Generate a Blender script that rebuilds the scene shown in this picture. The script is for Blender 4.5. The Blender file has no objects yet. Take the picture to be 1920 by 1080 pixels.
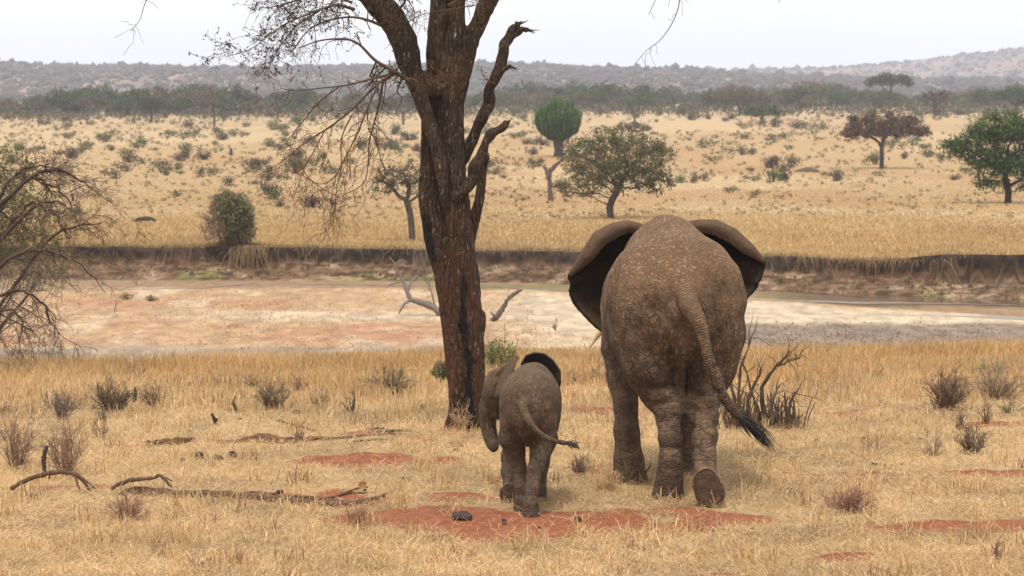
import bpy, math, random
import numpy as np
from mathutils import Vector, Matrix

# ------------------------------------------------------------------ camera, sky, sun, exposure
S = bpy.context.scene
COL = S.collection
FPX, HC = 5444.0, 3.6                 # focal length in photo pixels, eye height
PITCH = math.atan((540 - 195) / FPX)
cd = bpy.data.cameras.new('camera'); cam = bpy.data.objects.new('camera', cd); COL.objects.link(cam)
cam.location = (0, 0, HC); cam.rotation_euler = (math.pi / 2 - PITCH, 0, 0)
cd.sensor_width = 36; cd.lens = 36 * FPX / 1920; cd.clip_start = 0.5; cd.clip_end = 20000
cd.dof.use_dof = True; cd.dof.focus_distance = 27.5; cd.dof.aperture_fstop = 6.3
S.camera = cam

SUN_EL, SUN_AZ = math.radians(66), math.radians(200)      # azimuth clockwise from +Y
W = bpy.data.worlds.new('World'); S.world = W; W.use_nodes = True
wn, wl = W.node_tree.nodes, W.node_tree.links
for n in list(wn): wn.remove(n)
wo = wn.new('ShaderNodeOutputWorld'); bg = wn.new('ShaderNodeBackground'); bg.inputs[1].default_value = 0.1
sk = wn.new('ShaderNodeTexSky'); sk.sky_type = 'NISHITA'; sk.sun_disc = False
sk.sun_elevation = SUN_EL; sk.sun_rotation = SUN_AZ; sk.dust_density = 3
tc = wn.new('ShaderNodeTexCoord')
nz = wn.new('ShaderNodeTexNoise'); nz.inputs['Scale'].default_value = 2.2; nz.inputs['Detail'].default_value = 5
mp = wn.new('ShaderNodeMapping'); mp.inputs['Scale'].default_value = (1, 1, 5)
wl.new(tc.outputs['Generated'], mp.inputs[0]); wl.new(mp.outputs[0], nz.inputs['Vector'])
cr = wn.new('ShaderNodeValToRGB')          # thin even cloud: pale grey to white
cr.color_ramp.elements[0].position = 0.3; cr.color_ramp.elements[0].color = (0.86, 0.875, 0.90, 1)
cr.color_ramp.elements[1].position = 0.65; cr.color_ramp.elements[1].color = (0.98, 0.975, 0.98, 1)
wl.new(nz.outputs['Fac'], cr.inputs[0])
sc10 = wn.new('ShaderNodeVectorMath'); sc10.operation = 'SCALE'; sc10.inputs['Scale'].default_value = 6.0
wl.new(cr.outputs[0], sc10.inputs[0])
mx = wn.new('ShaderNodeMix'); mx.data_type = 'RGBA'; mx.inputs[0].default_value = 0.95
wl.new(sk.outputs[0], mx.inputs[6]); wl.new(sc10.outputs[0], mx.inputs[7])
wl.new(mx.outputs[2], bg.inputs[0]); wl.new(bg.outputs[0], wo.inputs[0])

sl = bpy.data.lights.new('sun', 'SUN'); sl.energy = 1.5; sl.angle = math.radians(10); sl.color = (1.0, 0.94, 0.85)
so = bpy.data.objects.new('sun', sl); COL.objects.link(so)
sd = Vector((math.sin(SUN_AZ) * math.cos(SUN_EL), math.cos(SUN_AZ) * math.cos(SUN_EL), math.sin(SUN_EL)))
so.rotation_euler = sd.to_track_quat('Z', 'Y').to_euler(); so.location = sd * 60
S.view_settings.view_transform = 'Standard'; S.view_settings.look = 'None'
S.view_settings.exposure = 1.08; S.view_settings.gamma = 1.0; S.view_settings.use_curve_mapping = False
S.render.engine = 'CYCLES'
S.cycles.use_denoising = True; S.cycles.max_bounces = 6; S.cycles.diffuse_bounces = 3
S.cycles.volume_bounces = 2; S.cycles.transparent_max_bounces = 4

# ------------------------------------------------------------------ numeric helpers
rng = np.random.default_rng(7)
CP, SP = math.cos(PITCH), math.sin(PITCH)
def hash2(i, j, s):
    n = (i.astype(np.int64) * 374761393 + j.astype(np.int64) * 668265263 + s * 974711) & 0x7fffffff
    n = ((n ^ (n >> 13)) * 1274126177) & 0x7fffffff
    return ((n ^ (n >> 16)) & 0xffff) / 65535.0
def vnoise(x, y, s=0):
    x = np.asarray(x, float); y = np.asarray(y, float)
    i, j = np.floor(x), np.floor(y); fx, fy = x - i, y - j
    fx = fx * fx * (3 - 2 * fx); fy = fy * fy * (3 - 2 * fy)
    a, b = hash2(i, j, s), hash2(i + 1, j, s); c, d = hash2(i, j + 1, s), hash2(i + 1, j + 1, s)
    return (a * (1 - fx) + b * fx) * (1 - fy) + (c * (1 - fx) + d * fx) * fy
def fbm(x, y, s=0, o=4):
    r, a, t = 0, 0.5, 0
    for k in range(o):
        r = r + a * vnoise(np.asarray(x) * 2 ** k, np.asarray(y) * 2 ** k, s + k * 17); t += a; a *= 0.5
    return r / t
def noise3(p, s=0):
    k = np.floor(p[:, 2]); f = p[:, 2] - k; f = f * f * (3 - 2 * f)
    def lay(kk):
        i, j = np.floor(p[:, 0]), np.floor(p[:, 1]); fx, fy = p[:, 0] - i, p[:, 1] - j
        fx = fx * fx * (3 - 2 * fx); fy = fy * fy * (3 - 2 * fy)
        h = lambda a, b: hash2(a + kk * 57, b + kk * 113, s)
        return (h(i, j) * (1 - fx) + h(i + 1, j) * fx) * (1 - fy) + (h(i, j + 1) * (1 - fx) + h(i + 1, j + 1) * fx) * fy
    return lay(k) * (1 - f) + lay(k + 1) * f
def sst(a, b, x):  # smooth step, also for a > b
    t = np.clip((np.asarray(x, float) - a) / (b - a), 0, 1); return t * t * (3 - 2 * t)
def lin(r, g, b):
    return tuple(((c / 255 + 0.055) / 1.055) ** 2.4 if c > 10 else c / 3294.6 for c in (r, g, b))
def proj(x, y, z):
    dy, dz = y, np.asarray(z) - HC
    w = dy * CP - dz * SP; up = dy * SP + dz * CP
    return 960 + FPX * x / w, 540 - FPX * up / w
def ray(u, v):
    a, b = (u - 960) / FPX, (540 - v) / FPX
    d = np.array([a, CP + b * SP, -SP + b * CP]); return d / d[1]
def PX(u, v, y):                       # the point at photo pixel (u, v) at depth y
    d = ray(u, v); return np.array([d[0] * y, y, HC + d[2] * y])

# ------------------------------------------------------------------ terrain
def xu(u, y): return (u - 960) / FPX * y
BU = np.array([-900, 0, 150, 420, 700, 1000, 1200, 1450, 1620, 1730, 1920, 2800])
B_V = np.array([520, 522, 523, 524, 525, 530, 537, 546, 552, 558, 566, 590])
T_V = np.array([462, 463, 463, 464, 466, 469, 474, 479, 489, 478, 477, 476])
BED = -3.7
B_Y = (HC - BED) * FPX / (B_V - 195)
T_Y = B_Y + 2.2
T_Z = HC - (T_V - 195) * T_Y / FPX
def base_y(x):                          # foot of the far bank, as y over bearing x/y
    u = 960 + FPX * x / 118.0
    return np.interp(u, BU, B_Y) + 0.5 * (fbm(x * 0.35, 0 * x, 5, 3) - 0.5)
def top_zy(x):
    u = 960 + FPX * x / 118.0
    return np.interp(u, BU, T_Z) + 0.22 * (fbm(x * 0.4, 3 + 0 * x, 9, 4) - 0.5)
PY = np.array([122, 160, 220, 300, 450, 700, 1250, 2500, 9000])
PZ = np.array([-2.45, -2.72, -3.0, -3.0, -0.95, 1.75, 4.1, 5, 5])
def edge_y(x): return 42.9 + 0.30 * x + 1.2 * (fbm(x * 0.3, 1 + 0 * x, 3, 3) - 0.5)
def ground_z(x, y):
    x, y = np.broadcast_arrays(np.asarray(x, float), np.asarray(y, float))
    near = -0.32 * sst(33, 47, y) + 0.05 * (fbm(x * 0.8, y * 0.8, 1, 3) - 0.5) + 0.10 * (fbm(x * 0.18, y * 0.18, 2, 2) - 0.5)
    ey = edge_y(x)
    bed = BED + (0.16 * (fbm(x * 0.25, y * 0.12, 4, 3) - 0.5) + 0.08 * (fbm(x * 1.2, y * 0.6, 6, 2) - 0.5)) * (1 - sst(20, 15, base_y(x) - y))
    z = near + (bed - near) * sst(ey, ey + 15, y)
    by = base_y(x); tz = top_zy(x); H = tz - BED; s = y - by
    u = 960 + FPX * x / 118.0
    cf = 0.55 + 0.2 * sst(1650, 1760, u) + 0.15 * (fbm(x * 0.2, 7 + 0 * x, 8, 2) - 0.5)     # share of the height that is vertical
    rough = (fbm(x * 1.6, y * 2.8, 12, 4) - 0.5) * 0.42
    tal = BED + H * (1 - cf) * np.clip(s / 1.7, 0, 1) ** 0.8 + rough * sst(0, 0.5, s) * (1 - sst(1.6, 1.8, s))
    lip = 1.75 + 1.1 * (fbm(x * 0.9, 2 + 0 * x, 21, 5) - 0.5)
    cl = tal + (tz - tal) * sst(lip, lip + 0.22, s)
    pl = np.interp(y, PY, PZ) - np.interp(122, PY, PZ)
    pl = tz + (np.interp(y, PY, PZ) - tz) * sst(by + 2.2, by + 30, y) + sst(by + 3, by + 20, y) * 0.25 * (fbm(x * 0.03, y * 0.03, 14, 3) - 0.5)
    z = np.where(s > 0, np.where(s > 2.6, pl, cl), np.where(y > 62, bed, z))
    return z
_ys = np.concatenate([np.arange(12, 125, 0.05), np.geomspace(125, 6000, 4000)])
def at(u, v):                           # the ground point seen at photo pixel (u, v)
    d = ray(u, v); z = HC + d[2] * _ys
    k = np.argmax(z < ground_z(d[0] * _ys, _ys))
    y = _ys[k]; x = d[0] * y
    return np.array([x, y, float(ground_z(x, y))])
def px_m(y): return FPX / y             # photo pixels per metre

# ------------------------------------------------------------------ mesh helpers
class MB:
    def __init__(s): s.v, s.q, s.t, s.c, s.n = [], [], [], [], 0
    def add(s, v, q=None, t=None, c=None):
        v = np.asarray(v, float).reshape(-1, 3)
        if q is not None and len(q): s.q.append(np.asarray(q, np.int64).reshape(-1, 4) + s.n)
        if t is not None and len(t): s.t.append(np.asarray(t, np.int64).reshape(-1, 3) + s.n)
        c = np.array((.5, .5, .5)) if c is None else np.asarray(c, float)
        s.c.append(np.broadcast_to(c, v.shape) if c.ndim == 1 else c)
        s.v.append(v); s.n += len(v)
    def mesh(s, name, mat, smooth=True, attrs=None):
        v = np.concatenate(s.v); me = bpy.data.meshes.new(name)
        q = np.concatenate(s.q) if s.q else np.zeros((0, 4), np.int64)
        t = np.concatenate(s.t) if s.t else np.zeros((0, 3), np.int64)
        me.vertices.add(len(v)); me.vertices.foreach_set('co', v.astype(np.float32).ravel())
        li = np.concatenate([q.ravel(), t.ravel()]).astype(np.int32)
        me.loops.add(len(li)); me.loops.foreach_set('vertex_index', li)
        ls = np.concatenate([np.arange(len(q)) * 4, len(q) * 4 + np.arange(len(t)) * 3]).astype(np.int32)
        me.polygons.add(len(ls)); me.polygons.foreach_set('loop_start', ls)
        if smooth: me.polygons.foreach_set('use_smooth', np.ones(len(ls), bool))
        a = me.attributes.new('Col', 'FLOAT_COLOR', 'POINT')
        c = np.concatenate([np.concatenate(s.c), np.ones((len(v), 1))], 1)
        a.data.foreach_set('color', c.astype(np.float32).ravel())
        for k, w in (attrs or {}).items():
            if w.ndim == 1:
                a = me.attributes.new(k, 'FLOAT', 'POINT'); a.data.foreach_set('value', w.astype(np.float32))
            else:
                a = me.attributes.new(k, 'FLOAT_COLOR', 'POINT'); a.data.foreach_set('color', w.astype(np.float32).ravel())
        me.update(calc_edges=True); me.materials.append(mat); return me
    def build(s, name, mat, parent=None, smooth=True, attrs=None):
        o = bpy.data.objects.new(name, s.mesh(name, mat, smooth, attrs)); COL.objects.link(o)
        if parent is not None: o.parent = parent
        return o
def tag(o, label=None, cat=None, group=None, kind=None):
    if label: o['label'] = label
    if cat: o['category'] = cat
    if group: o['group'] = group
    if kind: o['kind'] = kind
    return o
def empty(name, loc, label, cat, group=None, rz=0.0):
    o = bpy.data.objects.new(name, None); COL.objects.link(o); o.empty_display_size = 0.2
    o.location = tuple(loc); o.rotation_euler = (0, 0, rz); return tag(o, label, cat, group)
def copy_tree(o, loc, rz, sc, label=None, group=None):
    r = o.copy(); COL.objects.link(r); r.location = tuple(loc); r.rotation_euler = (0, 0, rz); r.scale = sc
    if label: r['label'] = label
    if group: r['group'] = group
    for ch in list(o.children):
        c = ch.copy(); COL.objects.link(c); c.parent = r
    return r
def smooth_path(P, R, n=4):             # Catmull-Rom through the points
    P = np.asarray(P, float); R = np.asarray(R, float)
    Q = np.vstack([2 * P[0] - P[1], P, 2 * P[-1] - P[-2]]); out, ro = [], []
    for i in range(len(P) - 1):
        p0, p1, p2, p3 = Q[i:i + 4]
        for k in range(n):
            t = k / n
            out.append(0.5 * (2 * p1 + (p2 - p0) * t + (2 * p0 - 5 * p1 + 4 * p2 - p3) * t * t + (3 * p1 - p0 - 3 * p2 + p3) * t ** 3))
            ro.append(R[i] * (1 - t) + R[i + 1] * t)
    return np.array(out + [P[-1]]), np.array(ro + [R[-1]])
def tube(mb, P, R, n=5, c=None, cap=True):
    P = np.asarray(P, float); R = np.broadcast_to(np.asarray(R, float), (len(P),))
    T = np.gradient(P, axis=0); T /= np.linalg.norm(T, axis=1)[:, None] + 1e-9
    ref = np.array([0.0, 0, 1]) if abs(T[0, 2]) < 0.9 else np.array([1.0, 0, 0])
    A = np.empty_like(P); a = ref - T[0] * ref.dot(T[0])
    for i in range(len(P)):
        a = a - T[i] * a.dot(T[i]); a = a / (np.linalg.norm(a) + 1e-9); A[i] = a
    B = np.cross(T, A); ang = np.arange(n) * 2 * np.pi / n
    V = P[:, None] + R[:, None, None] * (np.cos(ang)[None, :, None] * A[:, None] + np.sin(ang)[None, :, None] * B[:, None])
    m = len(P); i, j = np.meshgrid(np.arange(m - 1), np.arange(n), indexing='ij'); j2 = (j + 1) % n
    q = np.stack([i * n + j, i * n + j2, (i + 1) * n + j2, (i + 1) * n + j], -1).reshape(-1, 4)
    v = V.reshape(-1, 3); t = None
    if cap:
        v = np.vstack([v, P[-1] + T[-1] * R[-1] * 0.5]); e = len(v) - 1
        t = [[(m - 1) * n + k, (m - 1) * n + (k + 1) % n, e] for k in range(n)]
    mb.add(v, q, t, c)
def unit(v): return v / (np.linalg.norm(v, axis=-1, keepdims=True) + 1e-9)
def leaves(mb, C, size, col, r=rng, flat=0.0, up=None):
    C = np.asarray(C, float); n = len(C)
    A = unit(r.normal(size=(n, 3))); N = r.normal(size=(n, 3)); N[:, 2] += flat * 3
    A = unit(A - unit(N) * np.sum(A * unit(N), 1)[:, None]); B = np.cross(unit(N), A)
    s = np.broadcast_to(np.asarray(size, float), (n,))[:, None]
    v = np.stack([C - A * s, C + B * s * 0.45, C + A * s, C - B * s * 0.45], 1).reshape(-1, 3)
    mb.add(v, np.arange(4 * n).reshape(n, 4), None, np.repeat(np.broadcast_to(col, (n, 3)), 4, 0))
def colmix(r, n, cols, jit=0.2):
    cols = np.asarray(cols, float); k = r.integers(0, len(cols), n); w = r.random((n, 1))
    k2 = r.integers(0, len(cols), n); c = cols[k] * w + cols[k2] * (1 - w)
    return c * (1 + jit * r.normal(size=(n, 1))).clip(0.4, 1.8)

# ------------------------------------------------------------------ signed-distance sculpting
def smin(a, b, k):
    h = np.clip(0.5 + 0.5 * (b - a) / k, 0, 1); return b + (a - b) * h - k * h * (1 - h)
class SDF:
    def __init__(s, lo, hi, h):
        s.lo = np.array(lo, float); s.h = h
        s.n = np.ceil((np.array(hi) - s.lo) / h).astype(int) + 1
        s.F = np.ones(s.n, np.float32)
        s.ax = [s.lo[i] + h * np.arange(s.n[i], dtype=np.float32) for i in range(3)]
    def box(s, lo, hi):
        i0 = np.clip(np.floor((np.asarray(lo) - s.lo) / s.h).astype(int), 0, s.n - 1)
        i1 = np.clip(np.ceil((np.asarray(hi) - s.lo) / s.h).astype(int) + 1, 1, s.n)
        sl_ = tuple(slice(a, b) for a, b in zip(i0, i1))
        X, Y, Z = np.meshgrid(*[s.ax[i][sl_[i]] for i in range(3)], indexing='ij', sparse=True)
        return sl_, X, Y, Z
    def cap(s, a, b, ra, rb, k=0.1, F=None, flat=None):
        F = s.F if F is None else F
        a, b = np.asarray(a, float), np.asarray(b, float); m = max(ra, rb) + k + 0.05
        q, X, Y, Z = s.box(np.minimum(a, b) - m, np.maximum(a, b) + m); d = b - a
        t = np.clip(((X - a[0]) * d[0] + (Y - a[1]) * d[1] + (Z - a[2]) * d[2]) / (d @ d + 1e-9), 0, 1)
        D = np.sqrt((X - a[0] - t * d[0]) ** 2 + (Y - a[1] - t * d[1]) ** 2 + (Z - a[2] - t * d[2]) ** 2) - (ra + (rb - ra) * t)
        F[q] = smin(F[q], D, k)
    def chain(s, P, R, k=0.05, F=None):
        for i in range(len(P) - 1): s.cap(P[i], P[i + 1], R[i], R[i + 1], k, F)
    def ell(s, c, r, p=2.0, k=0.15, rot=None):
        c, r = np.asarray(c, float), np.asarray(r, float); m = (r.max() if rot is not None else r) + k + 0.05
        q, X, Y, Z = s.box(c - m, c + m); X, Y, Z = X - c[0], Y - c[1], Z - c[2]
        if rot is not None:
            M = np.array(rot); X, Y, Z = (M[0, i] * X + M[1, i] * Y + M[2, i] * Z for i in range(3))
        X, Y, Z = np.abs(X) + 1e-6, np.abs(Y) + 1e-6, np.abs(Z) + 1e-6
        f = ((X / r[0]) ** p + (Y / r[1]) ** p + (Z / r[2]) ** p); g = f ** (1 / p)
        gr = np.sqrt((X ** (p - 1) / r[0] ** p) ** 2 + (Y ** (p - 1) / r[1] ** p) ** 2 + (Z ** (p - 1) / r[2] ** p) ** 2) * g ** (1 - p)
        D = (g - 1) / gr
        s.F[q] = smin(s.F[q], D, k)
    def pts(s, P, r, k=0.03):           # a sheet given by dense sample points
        E = np.full(s.n, 1.0, np.float32); w = int(math.ceil((np.max(r) + k + s.h * 2) / s.h))
        o = np.arange(-w, w + 1); O = np.stack(np.meshgrid(o, o, o, indexing='ij'), -1).reshape(-1, 3)
        O = O[np.linalg.norm(O, axis=1) <= w]
        I = np.round((P - s.lo) / s.h).astype(int); r = np.broadcast_to(r, (len(P),))
        for a in O:
            J = I + a; ok = np.all((J >= 0) & (J < s.n), 1); J = J[ok]
            D = np.linalg.norm(s.lo + J * s.h - P[ok], axis=1) - r[ok]
            np.minimum.at(E, (J[:, 0], J[:, 1], J[:, 2]), D.astype(np.float32))
        s.F[...] = np.where(E < 0.9, smin(s.F, E, k), s.F); return E
    def sample(s, E, V):
        I = np.clip(np.round((V - s.lo) / s.h).astype(int), 0, s.n - 1); return E[I[:, 0], I[:, 1], I[:, 2]]
    def mesh(s):
        F = s.F; Sg = F < 0; nx, ny, nz = s.n
        cnt = np.zeros((nx - 1, ny - 1, nz - 1), np.int8)
        for a in (0, 1):
            for b in (0, 1):
                for c in (0, 1): cnt += Sg[a:nx - 1 + a, b:ny - 1 + b, c:nz - 1 + c]
        act = (cnt > 0) & (cnt < 8); I = np.argwhere(act); idx = np.full(act.shape, -1, np.int64); idx[act] = np.arange(len(I))
        acc = np.zeros((len(I), 3)); num = np.zeros(len(I))
        cor = [np.array(c) for c in np.ndindex(2, 2, 2)]
        for a in cor:
            for b in cor:
                if np.sum(np.abs(a - b)) == 1 and tuple(a) < tuple(b):
                    fa = F[tuple((I + a).T)]; fb = F[tuple((I + b).T)]; m = (fa < 0) != (fb < 0)
                    t = fa[m] / (fa[m] - fb[m]); acc[m] += a + (b - a) * t[:, None]; num[m] += 1
        V = s.lo + s.h * (I + acc / num[:, None]); Q = []
        for ax in range(3):
            A = [slice(0, n) for n in s.n]; B = list(A); A[ax] = slice(0, -1); B[ax] = slice(1, None)
            e = Sg[tuple(A)] != Sg[tuple(B)]; o1, o2 = (ax + 1) % 3, (ax + 2) % 3
            E = np.argwhere(e); E = E[(E[:, o1] > 0) & (E[:, o2] > 0) & (E[:, o1] < s.n[o1] - 1) & (E[:, o2] < s.n[o2] - 1)]
            d1 = np.zeros(3, int); d1[o1] = 1; d2 = np.zeros(3, int); d2[o2] = 1
            q = np.stack([idx[tuple((E - d1 - d2).T)], idx[tuple((E - d2).T)], idx[tuple(E.T)], idx[tuple((E - d1).T)]], 1)
            ins = Sg[tuple(E.T)]; q[~ins] = q[~ins][:, ::-1]; Q.append(q)
        return V, np.concatenate(Q)
def relax(V, Q, it=2, w=0.5):
    e = np.concatenate([Q[:, [0, 1]], Q[:, [1, 2]], Q[:, [2, 3]], Q[:, [3, 0]]])
    deg = np.bincount(e.ravel(), minlength=len(V)).astype(float)[:, None]
    for _ in range(it):
        A = np.stack([np.bincount(e[:, 0], V[e[:, 1], i], len(V)) + np.bincount(e[:, 1], V[e[:, 0], i], len(V)) for i in range(3)], 1)
        V = V + w * (A / deg - V)
    return V
def vnormals(V, Q):
    n = np.cross(V[Q[:, 2]] - V[Q[:, 0]], V[Q[:, 3]] - V[Q[:, 1]])
    N = np.stack([sum(np.bincount(Q[:, k], n[:, i], len(V)) for k in range(4)) for i in range(3)], 1)
    return unit(N)

# ------------------------------------------------------------------ materials
class NT:
    def __init__(s, name):
        s.m = bpy.data.materials.new(name); s.m.use_nodes = True; s.t = s.m.node_tree
        s.b = s.t.nodes['Principled BSDF']; s.o = s.t.nodes['Material Output']
        s.b.inputs['Specular IOR Level'].default_value = 0.2
    def n(s, k, **kw):
        x = s.t.nodes.new('ShaderNode' + k)
        for a, b in kw.items(): setattr(x, a, b)
        return x
    def set(s, sock, val):
        if hasattr(val, 'is_linked') or hasattr(val, 'links'): s.t.links.new(val, sock)
        else: sock.default_value = val
    def math(s, op, a, b=0.0, c=None, clamp=False):
        x = s.n('Math', operation=op, use_clamp=clamp); s.set(x.inputs[0], a); s.set(x.inputs[1], b)
        if c is not None: s.set(x.inputs[2], c)
        return x.outputs[0]
    def vec(s, op, a, b=None, sc=None):
        x = s.n('VectorMath', operation=op); s.set(x.inputs[0], a)
        if b is not None: s.set(x.inputs[1], b)
        if sc is not None: s.set(x.inputs['Scale'], sc)
        return x.outputs[0]
    def noise(s, v, scale, det=3, rough=0.55, out='Fac'):
        x = s.n('TexNoise'); s.set(x.inputs['Vector'], v); x.inputs['Scale'].default_value = scale
        x.inputs['Detail'].default_value = det; x.inputs['Roughness'].default_value = rough; return x.outputs[out]
    def voro(s, v, scale, feat='DISTANCE_TO_EDGE', rnd=1.0):
        x = s.n('TexVoronoi', feature=feat); s.set(x.inputs['Vector'], v); x.inputs['Scale'].default_value = scale
        x.inputs['Randomness'].default_value = rnd; return x.outputs['Distance']
    def mr(s, v, a, b, c=0.0, d=1.0, smooth=True):
        x = s.n('MapRange', interpolation_type='SMOOTHSTEP' if smooth else 'LINEAR'); s.set(x.inputs[0], v)
        for i, k in enumerate((a, b, c, d)): s.set(x.inputs[i + 1], k)
        return x.outputs[0]
    def mix(s, f, a, b, mode='MIX'):
        x = s.n('Mix', data_type='RGBA', blend_type=mode); s.set(x.inputs[0], f)
        for i, k in ((6, a), (7, b)):
            s.set(x.inputs[i], (*k, 1) if isinstance(k, tuple) and len(k) == 3 else k)
        return x.outputs[2]
    def fmix(s, f, a, b):
        x = s.n('Mix', data_type='FLOAT'); s.set(x.inputs[0], f); s.set(x.inputs[2], a); s.set(x.inputs[3], b); return x.outputs[0]
    def attr(s, name, out='Color'): return s.n('Attribute', attribute_name=name).outputs[out]
    def sep(s, c):
        x = s.n('SeparateColor'); s.set(x.inputs[0], c); return x.outputs
    def bump(s, h, strength, dist):
        x = s.n('Bump'); x.inputs['Strength'].default_value = strength; x.inputs['Distance'].default_value = dist
        s.set(x.inputs['Height'], h); s.t.links.new(x.outputs[0], s.b.inputs['Normal'])
    def color(s, c): s.set(s.b.inputs['Base Color'], c if not isinstance(c, tuple) else (*c, 1))
    def rough(s, r): s.set(s.b.inputs['Roughness'], r)
    def pos(s): return s.n('NewGeometry').outputs['Position']
    def obj(s): return s.n('TexCoord').outputs['Object']
def vary(m, c, v, scale, amt):
    f = m.mr(m.noise(v, scale, 4), 0.25, 0.75, 1 - amt, 1 + amt, False)
    return m.vec('SCALE', c, sc=f)
def attr_mat(name, rough=0.85, scale=20, amt=0.25, bumpd=0.0, bscale=(1, 1, 1), transl=0.0, rand=0.0):
    m = NT(name); v = m.vec('MULTIPLY', m.obj(), bscale); c = vary(m, m.attr('Col'), v, scale, amt)
    if rand: c = m.vec('SCALE', c, sc=m.mr(m.n('ObjectInfo').outputs['Random'], 0, 1, 1 - rand, 1 + rand, False))
    m.color(c); m.rough(rough)
    if bumpd: m.bump(m.noise(v, scale, 5, 0.65), 1.0, bumpd)
    if transl:
        tr = m.n('BsdfTranslucent'); m.set(tr.inputs[0], c); a = m.n('MixShader'); a.inputs[0].default_value = transl
        m.t.links.new(m.b.outputs[0], a.inputs[1]); m.t.links.new(tr.outputs[0], a.inputs[2]); m.t.links.new(a.outputs[0], m.o.inputs[0])
    return m.m
M_LEAF = attr_mat('leaf', 0.7, 1.2, 0.25, transl=0.25, rand=0.18)
M_GRASS = attr_mat('dry_grass', 0.8, 0.7, 0.18, transl=0.3)
M_WOOD = attr_mat('wood', 0.9, 9, 0.35, 0.02, (1, 1, 0.35))
M_TWIG = attr_mat('twig', 0.9, 14, 0.3, 0.004)
M_STONE = attr_mat('stone', 0.95, 22, 0.35, 0.02)
M_HILLSCRUB = attr_mat('hill_scrub', 0.9, 0.05, 0.2)
# ------------------------------------------------------------------ ground sheet
def red_mask(x, y):
    u, v = proj(x, y, 0.0 * x); m = np.zeros_like(u)
    w1 = 90 * (fbm(x * 0.9, y * 0.9, 31, 3) - 0.5); w2 = 26 * (fbm(x * 1.3, y * 0.5, 33, 4) - 0.5)
    for (cu, cv, a, b, s) in RED:
        d = ((u + w1 - cu) / a) ** 2 + ((v + w2 - cv) / b) ** 2
        m = np.maximum(m, s * (1 - sst(0.15, 1.9, d)))
    m = m + (m > .02) * (1.3 * (fbm(x * 3.2, y * 1.8, 35, 5) - .5) + .7 * (fbm(x * 1.1, y * .6, 36, 3) - .5))
    return np.clip(m, 0, 1)
RED = [(1010, 978, 300, 26, 1), (1250, 972, 230, 20, .95), (770, 968, 170, 16, .9), (960, 1000, 130, 14, 1), (720, 864, 150, 11, .9),
       (620, 930, 130, 16, .9), (820, 935, 110, 9, .75), (1600, 886, 150, 5, .8), (1870, 886, 80, 6, .85), (1770, 990, 170, 11, .85), (1590, 1045, 70, 7, .9),
       (1460, 1082, 240, 9, .9), (1900, 985, 70, 12, .95), (1890, 940, 70, 5, .8), (1140, 888, 80, 8, .75), (1700, 775, 220, 6, .6), (1330, 905, 60, 8, .5),
       (1850, 800, 90, 6, .5), (640, 822, 230, 7, .45), (330, 835, 120, 6, .4), (120, 912, 80, 8, .4), (1110, 770, 60, 9, .5), (1100, 680, 60, 7, .6)]
STRAW, SOIL, GOLD = (0.46, 0.325, 0.17), (0.23, 0.135, 0.07), (0.42, 0.26, 0.10)
PINK, WHITE, MUD, GREEN, DARK = (0.40, 0.26, 0.145), (0.50, 0.39, 0.27), (0.20, 0.125, 0.075), (0.16, 0.15, 0.05), (0.045, 0.030, 0.020)
def lerp3(a, b, t): return a + (np.asarray(b) - a) * np.asarray(t)[..., None]
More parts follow.
